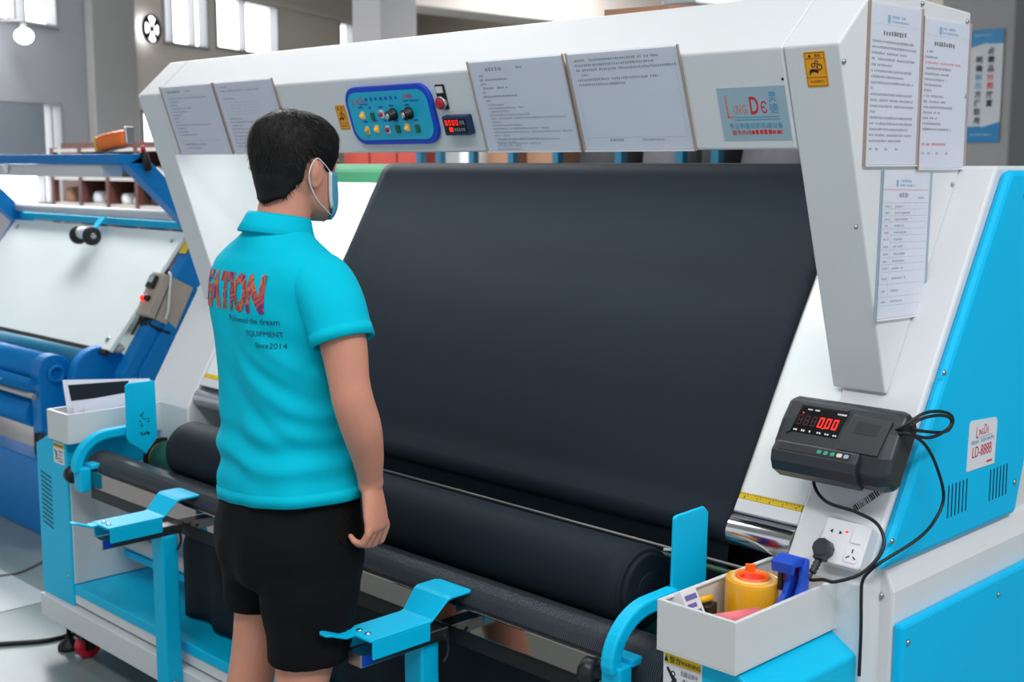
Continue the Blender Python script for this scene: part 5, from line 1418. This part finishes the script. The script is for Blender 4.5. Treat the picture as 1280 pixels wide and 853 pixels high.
# legs and feet
RL = [(0.088, 0.0, 0.86, 0.085, 0.09), (0.095, -0.010, 0.72, 0.075, 0.08), (0.101, -0.035, 0.56, 0.058, 0.062), (0.102, -0.056, 0.47, 0.049, 0.053), (0.102, -0.082, 0.36, 0.051, 0.054), (0.102, -0.092, 0.22, 0.038, 0.042), (0.102, -0.092, 0.08, 0.030, 0.036)]
LL = [(-0.085, 0.0, 0.86, 0.085, 0.09), (-0.09, -0.006, 0.72, 0.074, 0.078), (-0.098, -0.03, 0.58, 0.058, 0.061), (-0.104, -0.055, 0.47, 0.048, 0.052), (-0.106, -0.082, 0.36, 0.051, 0.054), (-0.108, -0.094, 0.22, 0.038, 0.042), (-0.108, -0.094, 0.08, 0.030, 0.036)]
limb(body, RL); limb(body, LL)
for s in (0.102, -0.108):
    limb(body, [(s, -0.12, 0.045, 0.028, 0.03), (s, -0.06, 0.05, 0.034, 0.036), (s, 0.03, 0.04, 0.04, 0.026), (s, 0.10, 0.032, 0.038, 0.018)])
bmesh_body = remesh(body, 0.0030, 3)
lpart('body', bmesh_body, 'skin')

# eyes above the mask
for s in (-1, 1):
    e = lpart('eye', MB().ball(HMat @ V((s * 0.031, 0.083, 0.004)), 0.012, 0.011, 0.011), 'eye_white')
    lpart('iris', MB().ball(HMat @ V((s * 0.031, 0.0925, 0.004)), 0.0055, 0.003, 0.0055, HMat.to_3x3()), 'hair', e)

# --- hair: thick cap following the skull plus short strands
hq = random.Random(77)
def zlow(t):
    # t angle round the head, 0 = right ear side (+x), 90 = face, 270 = back
    d = (math.degrees(t) % 360)
    keys = [(0, 0.022), (18, -0.008), (28, -0.01), (38, 0.045), (60, 0.066), (90, 0.072), (120, 0.066), (142, 0.045), (152, -0.01), (162, -0.008), (180, 0.022), (192, 0.016), (208, -0.040), (235, -0.076), (270, -0.088), (305, -0.076), (332, -0.040), (348, 0.016), (360, 0.022)]
    for i in range(len(keys) - 1):
        if keys[i][0] <= d <= keys[i + 1][0]:
            u = (d - keys[i][0]) / (keys[i + 1][0] - keys[i][0]); u = u * u * (3 - 2 * u)
            return keys[i][1] + (keys[i + 1][1] - keys[i][1]) * u
    return 0.0
def scalp(t, z, h):
    cy, a, b = head_at(max(z, -0.02) if math.sin(t) < -0.25 else z)
    x = math.copysign(abs(math.cos(t)) ** (2 / 2.2), math.cos(t)); y = math.copysign(abs(math.sin(t)) ** (2 / 2.2), math.sin(t))
    n_ = V((math.cos(t), math.sin(t), max(0, (z - 0.04) / 0.07) * 0.9)).normalized()
    return V((x * a, cy + y * b, z)) + n_ * h
NH, NT = 30, 96
hair = MB(); rows = []
for i in range(NH + 1):
    row = []
    for k in range(NT):
        t = 2 * PI * k / NT
        zl = zlow(t); u = i / NH
        z = zl + (0.1165 - zl) * (1 - (1 - u) ** 1.5)
        th = 0.013 * min(1, u * 5 + 0.12)
        if zl < -0.03: th *= min(1, 0.30 + max(0, (z + 0.10) / 0.08))
        p = scalp(t, min(z, 0.1165), th)
        nn = noise.noise(V((p.x * 60, p.y * 60, p.z * 25))) * 0.0026 + noise.noise(V((p.x * 160, p.y * 160, p.z * 50))) * 0.0014
        p += (p - V((0, 0, 0.02))).normalized() * nn * min(1, u * 6)
        row.append(HMat @ p)
    rows.append(row)
inner = []
for k in range(NT):
    t = 2 * PI * k / NT
    inner.append(HMat @ scalp(t, zlow(t) + 0.004, -0.006))
hair.loft([inner] + rows, cap=True)
ho = lpart('hair', hair, 'hair', label='short black hair thinning at the crown')
strands = MB()
for _ in range(5200):
    t = hq.uniform(0, 2 * PI); u = hq.uniform(0, 1) ** 0.9
    zl = zlow(t); z = min(zl + (0.1155 - zl) * (1 - (1 - u) ** 1.5), 0.1155)
    th = 0.013 * min(1, u * 5 + 0.1)
    if zl < -0.03: th *= min(1, 0.25 + max(0, (z + 0.10) / 0.08))
    p = scalp(t, z, th - 0.002)
    out = (p - V((0, 0, 0.02))).normalized()
    crown = V((0.0, -0.045, 0.11))
    dr = (p - crown); dr = (dr - out * dr.dot(out))
    dr = dr.normalized() if dr.length > 1e-4 else V((1, 0, 0))
    dr = (dr + V((hq.uniform(-.35, .35), hq.uniform(-.35, .35), hq.uniform(-.35, .2)))).normalized()
    L_ = hq.uniform(0.008, 0.02)
    q0 = p; q1 = p + dr * L_ * 0.6 + out * 0.0028; q2 = p + dr * L_ + out * hq.uniform(0.0005, 0.004)
    sd = dr.cross(out).normalized() * hq.uniform(0.0005, 0.0009)
    strands.add([HMat @ (q0 - sd), HMat @ (q0 + sd), HMat @ (q1 + sd * 0.8), HMat @ (q1 - sd * 0.8), HMat @ q2], [(0, 1, 2, 3), (3, 2, 4)])
lpart('hair_strands', strands, 'hair', ho, kind='stuff')

# --- face mask with ear loops
mk = MB(); rows = []
for i in range(13):
    v = i / 12
    z = -0.112 + 0.105 * v
    row = []
    for k in range(25):
        t = math.radians(22 + 136 * k / 24)
        cy, a, b = head_at(z)
        bulge = 0.006 + 0.016 * math.exp(-((t - PI / 2) / 0.45) ** 2) * math.sin(PI * min(1, v * 0.9 + 0.1))
        row.append(HMat @ (V((math.cos(t) * a, cy + math.sin(t) * b, z)) + V((math.cos(t), math.sin(t), 0)) * bulge))
    rows.append(row)
flat = [p for r_ in rows for p in r_]
mk.add(flat, [(i * 25 + j, i * 25 + j + 1, (i + 1) * 25 + j + 1, (i + 1) * 25 + j) for i in range(12) for j in range(24)], True)
mo = lpart('face_mask', mk, 'mask_blue', label='pale blue surgical face mask')
so = mo.modifiers.new('t', 'SOLIDIFY'); so.thickness = 0.002; so.offset = 1
for j in (0, 24):
    strip = MB()
    col = [rows[i][j] for i in range(3, 13)]
    strip.tube(col, 0.004, 8)
    lpart('mask_edge', strip, 'mask_white', mo)
for s in (-1, 1):
    jj = 0 if s > 0 else 24
    a_, b_ = rows[12][jj], rows[1][jj]
    pts = [a_, HMat @ V((s * 0.080, 0.012, 0.008)), HMat @ V((s * 0.086, -0.016, 0.018)), HMat @ V((s * 0.086, -0.034, -0.004)), HMat @ V((s * 0.080, -0.030, -0.034)), HMat @ V((s * 0.072, 0.002, -0.070)), b_]
    lpart('ear_loop', MB().tube(smooth_path(pts), 0.0013, 8), 'mask_white', mo)

# --- polo shirt
SK_ = [(0.893, 0.188, 0.138, 0.004, 2.5), (0.93, 0.187, 0.136, 0.003, 2.5), (1.0, 0.182, 0.130, 0.002, 2.4), (1.08, 0.178, 0.124, 0.0, 2.4), (1.16, 0.180, 0.123, 0.0, 2.4), (1.25, 0.187, 0.126, -0.002, 2.4), (1.33, 0.194, 0.126, -0.006, 2.4), (1.38, 0.196, 0.116, -0.012, 2.35), (1.415, 0.185, 0.098, -0.018, 2.3), (1.437, 0.158, 0.083, -0.02, 2.2), (1.456, 0.12, 0.074, -0.02, 2.1), (1.472, 0.086, 0.069, -0.018, 2.0), (1.486, 0.066, 0.064, -0.016, 2.0)]
NS, NZ = 128, 130
def fold(x, y, z, front):
    """cloth folds: drags from the right armpit to the waist, soft ripples over the hips"""
    d = 0.0
    lo = max(0, min(1, (1.02 - z) / 0.10))
    up = max(0, min(1, (1.40 - z) / 0.12))
    # diagonal drags on the back, running from upper right to lower left
    s = (x * 0.75 + (z - 1.2) * 0.95)
    w = noise.noise(V((x * 3.0 + 5, z * 2.2, 0.7)))
    amp = max(0, min(1, (z - 0.97) / 0.1)) * max(0, min(1, (1.37 - z) / 0.1)) * max(0, min(1, (x + 0.10) / 0.14))
    d += amp * 0.0022 * math.sin(62 * s + 3.2 * w)
    # deep drags under the right arm, falling to the left across the back
    for c0, wd, am in ((1.17, 0.020, 0.006), (1.215, 0.016, 0.0045), (1.115, 0.020, 0.0055), (1.26, 0.016, 0.003)):
        q_ = (z - (c0 - 0.75 * (x - 0.10) + 0.008 * math.sin(x * 21 + c0 * 40))) * 0.8
        k_ = max(0, min(1, (x + 0.08) / 0.16)) * max(0, min(1, (1.34 - z) / 0.12)) * (1 if y < 0.02 else 0.4)
        d += k_ * am * (math.exp(-(q_ / wd) ** 2) - 0.6 * math.exp(-((q_ + 1.5 * wd) / wd) ** 2))
    d += up * 0.004 * noise.noise(V((x * 7, y * 5, z * 5)))
    # slumped folds above the hem
    low = math.exp(-((z - 1.01) / 0.07) ** 2)
    d += low * 0.0065 * math.sin(70 * z + 9 * x + 4 * noise.noise(V((x * 5, 2.0, z * 3))))
    d += 0.0018 * math.exp(-((z - 0.90) / 0.05) ** 2) * math.sin(11 * math.atan2(y, x) + 1.0)
    # spine hollow
    if y < 0: d -= 0.006 * math.exp(-(x / 0.03) ** 2) * max(0, min(1, (1.38 - z) / 0.15)) * max(0, min(1, (z - 1.0) / 0.1))
    # shoulder blades
    if y < 0: d += 0.008 * (math.exp(-((x - 0.085) / 0.05) ** 2) + math.exp(-((x + 0.085) / 0.05) ** 2)) * math.exp(-((z - 1.33) / 0.06) ** 2)
    return d
def shirt_point(th, z):
    a, b, c, e = interp(SK_, z)
    x = math.copysign(abs(math.cos(th)) ** (2 / e), math.cos(th)) * a
    y = math.copysign(abs(math.sin(th)) ** (2 / e), math.sin(th)) * b
    n_ = V((math.cos(th) / a, math.sin(th) / b, 0)).normalized()
    zz_ = z + (0.019 + 0.018 * x / 0.187) * max(0, min(1, (1.12 - z) / 0.2))
    return V((x, y + c, zz_)) + n_ * fold(x, y, z, 0)
sh = MB(); rings = []
for i in range(NZ + 1):
    z = 0.893 + (1.486 - 0.893) * i / NZ
    rings.append([shirt_point(2 * PI * k / NS, z) for k in range(NS)])
hem_in = [[V((p.x * 0.965, p.y * 0.955, p.z + dz)) for p in rings[0]] for dz in (0.05, 0.004)]
hem_lo = [V((p.x * 0.985, p.y * 0.98, p.z - 0.003)) for p in rings[0]]
sh.loft(hem_in + [hem_lo] + rings, cap=False)
# hem stitch ridge
hemline = [shirt_point(2 * PI * k / NS, 0.917) for k in range(NS)]
# sleeves
def sleeve(sgn, pts, hem_n):
    keys = [(i,) + p for i, p in enumerate(pts)]
    n = 56; k = 14; path = [interp(keys, j / k) for j in range((len(pts) - 1) * k + 1)]
    rings = []
    for i, p in enumerate(path):
        a = V(path[max(i - 1, 0)][:3]); b = V(path[min(i + 1, len(path) - 1)][:3]); d = (b - a).normalized()
        side = V((1, 0, 0)); side = (side - d * side.dot(d)).normalized(); fr = d.cross(side)
        ring = []
        for q in range(n):
            t = 2 * PI * q / n
            rr = 1 + 0.035 * noise.noise(V((math.cos(t) * 1.5, math.sin(t) * 1.5, p[2] * 14 + sgn))) + 0.02 * math.sin(3 * t + p[2] * 40)
            pt = V(p[:3]) + side * p[3] * rr * math.cos(t) + fr * p[4] * rr * math.sin(t)
            ring.append(pt)
        rings.append(ring)
    c = V(path[-1][:3]); d = (c - V(path[-3][:3])).normalized()
    lip = [c + (v - c) * 0.97 + d * 0.002 for v in rings[-1]]
    inn = [[c + (v - c) * 0.93 - d * g for v in rings[-1]] for g in (0.004, 0.05)]
    sh.loft(rings + [lip] + inn, cap=False)
    # stitched hem band
    bi = len(rings) - 5
    return rings, path
RS, pathR = sleeve(1, [(0.105, -0.014, 1.400, 0.048, 0.060), (0.158, -0.010, 1.381, 0.056, 0.068), (0.197, -0.006, 1.338, 0.057, 0.067), (0.216, -0.003, 1.300, 0.057, 0.065), (0.230, -0.002, 1.268, 0.058, 0.065)], None)
LS, pathL = sleeve(-1, [(-0.105, -0.014, 1.400, 0.048, 0.060), (-0.158, -0.010, 1.381, 0.056, 0.068), (-0.190, 0.0, 1.335, 0.058, 0.070), (-0.200, 0.014, 1.295, 0.058, 0.068), (-0.204, 0.022, 1.262, 0.060, 0.068)], None)
shirt = lpart('polo_shirt', sh, 'shirt', label='cyan short sleeved polo shirt')
def band(name, ring_a, ring_b, out, parent, material='shirt'):
    """a thin raised band between two rings"""
    ca = sum(ring_a, V()) / len(ring_a); cb = sum(ring_b, V()) / len(ring_b)
    A = [p + (p - ca).normalized() * out for p in ring_a]; B = [p + (p - cb).normalized() * out for p in ring_b]
    mb = MB().loft([ring_a, A, B, ring_b], cap=False)
    return lpart(name, mb, material, parent)
band('shirt_hem', [shirt_point(2 * PI * k / NS, 0.892) for k in range(NS)], [shirt_point(2 * PI * k / NS, 0.917) for k in range(NS)], 0.0018, shirt)
band('sleeve_hem', RS[-1], RS[-11], 0.0009, shirt)
band('sleeve_hem', LS[-1], LS[-11], 0.0009, shirt)
# folded collar
def cring(z, a, b, c, tilt=0.16):
    out = []
    for k in range(60):
        t = 2 * PI * k / 60
        y = math.sin(t) * b
        out.append(V((math.cos(t) * a, c + y, z - tilt * y)))
    return out
col_r = [cring(1.478, 0.058, 0.060, -0.012), cring(1.506, 0.0585, 0.061, -0.009), cring(1.511, 0.0615, 0.064, -0.009), cring(1.505, 0.066, 0.068, -0.011), cring(1.488, 0.072, 0.074, -0.015), cring(1.470, 0.080, 0.081, -0.018), cring(1.468, 0.078, 0.079, -0.018), cring(1.48, 0.070, 0.071, -0.015)]
lpart('collar', MB().loft(col_r, cap=False), 'shirt', shirt)

# print on the back, laid on the cloth surface
from mathutils.bvhtree import BVHTree
bvh = BVHTree.FromPolygons([tuple(p) for p in sh.v], sh.f)
def on_back(x, z, lift):
    hit, nrm, _, _ = bvh.ray_cast(V((x, -0.6, z)), V((0, 1, 0)))
    if hit is None: return V((x, -0.12, z))
    return V((hit.x, hit.y - lift, hit.z))
def back_text(s, x, z, size, material, sx=1.0, align='C', bold=0.0, name='lettering', sub=0.006):
    vv, ff = text_geo(s, bold)
    x0 = min(a for a, b in vv); x1 = max(a for a, b in vv)
    off = {'L': -x0, 'C': -(x0 + x1) / 2, 'R': -x1}[align]
    bm = bmesh.new()
    vs = [bm.verts.new((x + (a + off) * size * sx, 0, z + b * size)) for a, b in vv]
    for f in ff:
        try: bm.faces.new([vs[i] for i in f])
        except ValueError: pass
    bmesh.ops.triangulate(bm, faces=bm.faces)
    for _ in range(3):
        es = [e for e in bm.edges if e.calc_length() > sub]
        if not es: break
        bmesh.ops.subdivide_edges(bm, edges=es, cuts=1)
        bmesh.ops.triangulate(bm, faces=bm.faces)
    for v in bm.verts: v.co = on_back(v.co.x, v.co.z, 0.0012)
    me = bpy.data.meshes.new(name); bm.to_mesh(me); bm.free()
    return lpart(name, me, material, shirt)
back_text('CREATION', -0.036, 1.326, 0.098, 'swirl_print', sx=0.66, bold=0.055).__setitem__('label', 'multicolour block lettering across the back')
back_text('Fly forwood the dream', 0.150, 1.300, 0.017, 'ink_navy', sx=0.95, align='R')
back_text('EQUIPMENT', 0.152, 1.275, 0.0155, 'ink_navy', sx=0.95, align='R')
back_text('Since2014', 0.154, 1.252, 0.0155, 'ink_navy', sx=0.95, align='R')

# --- shorts
sp = MB()
def wrinkle(p, k): return 1 + 0.02 * noise.noise(V((p.x * 9, p.y * 9, p.z * 6 + k))) + 0.012 * math.sin(p.z * 55 + p.x * 30)
seat = [sring((0, c, z), a, b, 56, 2.4) for z, a, b, c in ((0.93, 0.172, 0.124, 0.0), (0.89, 0.178, 0.130, -0.004), (0.85, 0.184, 0.136, -0.008), (0.81, 0.187, 0.138, -0.010), (0.77, 0.186, 0.134, -0.010), (0.735, 0.180, 0.12, -0.010))]
sp.loft(seat)
def short_leg(pts):
    keys = [(i,) + p for i, p in enumerate(pts)]; k = 10
    path = [interp(keys, j / k) for j in range((len(pts) - 1) * k + 1)]
    rings = [[V(p[:3]) + V((p[3] * math.cos(2 * PI * q / 48), p[4] * math.sin(2 * PI * q / 48), 0)) for q in range(48)] for p in path]
    rings = [[V((p[0], p[1], 0)) + (v - V((p[0], p[1], 0))) * 1 for v in r] for p, r in zip(path, rings)]
    out = []
    for p, r in zip(path, rings):
        c = V(p[:3]); out.append([c + (v - c) * wrinkle(v, pts[0][0]) for v in r])
    c = V(path[-1][:3])
    out.append([c + (v - c) * 0.97 + V((0, 0, -0.002)) for v in out[-1]])
    sp.loft(out)
    return
short_leg([(0.092, -0.006, 0.80, 0.092, 0.122), (0.098, -0.012, 0.72, 0.092, 0.112), (0.100, -0.018, 0.65, 0.084, 0.100), (0.103, -0.020, 0.578, 0.080, 0.094)])
short_leg([(-0.092, -0.006, 0.80, 0.092, 0.122), (-0.094, -0.010, 0.74, 0.088, 0.110), (-0.096, -0.014, 0.69, 0.080, 0.094), (-0.096, -0.018, 0.642, 0.075, 0.086)])
smesh = remesh(sp, 0.006, 5)
for v in smesh.vertices:
    p = v.co; n_ = V((p.x, p.y, 0)).normalized()
    k_ = max(0, min(1, (p.z - 0.57) / 0.06))
    v.co = p + n_ * k_ * (0.0045 * math.sin(math.atan2(p.y, p.x) * 9 + 3 * noise.noise(V((p.x * 4, p.y * 4, p.z * 5)))) * max(0, min(1, (0.86 - p.z) / 0.2)) + 0.004 * noise.noise(V((p.x * 14, p.y * 14, p.z * 9))))
so_ = lpart('shorts', smesh, 'shorts', label='loose black shorts')
bvs = BVHTree.FromPolygons([tuple(v.co) for v in smesh.vertices], [tuple(p.vertices) for p in smesh.polygons])
# side seam and pocket opening on the right hip
def on_side(y, z):
    hit, nrm, _, _ = bvs.ray_cast(V((0.5, y, z)), V((-1, 0, 0)))
    return (hit + V((0.001, 0, 0))) if hit else V((0.19, y, z))
lpart('pocket_seam', MB().tube([on_side(0.05 - 0.045 * math.sin(PI * k / 14), 0.90 - 0.085 * k / 14) for k in range(15)], 0.0022, 6), 'shorts', so_)
# shoes
for s in (0.102, -0.108):
    rings = []
    for y, w, h in ((-0.150, 0.022, 0.05), (-0.135, 0.036, 0.075), (-0.08, 0.040, 0.085), (-0.01, 0.044, 0.075), (0.06, 0.050, 0.055), (0.12, 0.046, 0.042), (0.15, 0.022, 0.03)):
        rings.append([V((s + w * math.cos(2 * PI * q / 20), y, max(0.0, 0.5 * h + 0.5 * h * math.sin(2 * PI * q / 20) * 1.0))) for q in range(20)])
    lpart('shoe', MB().loft(rings), 'black_rubber')
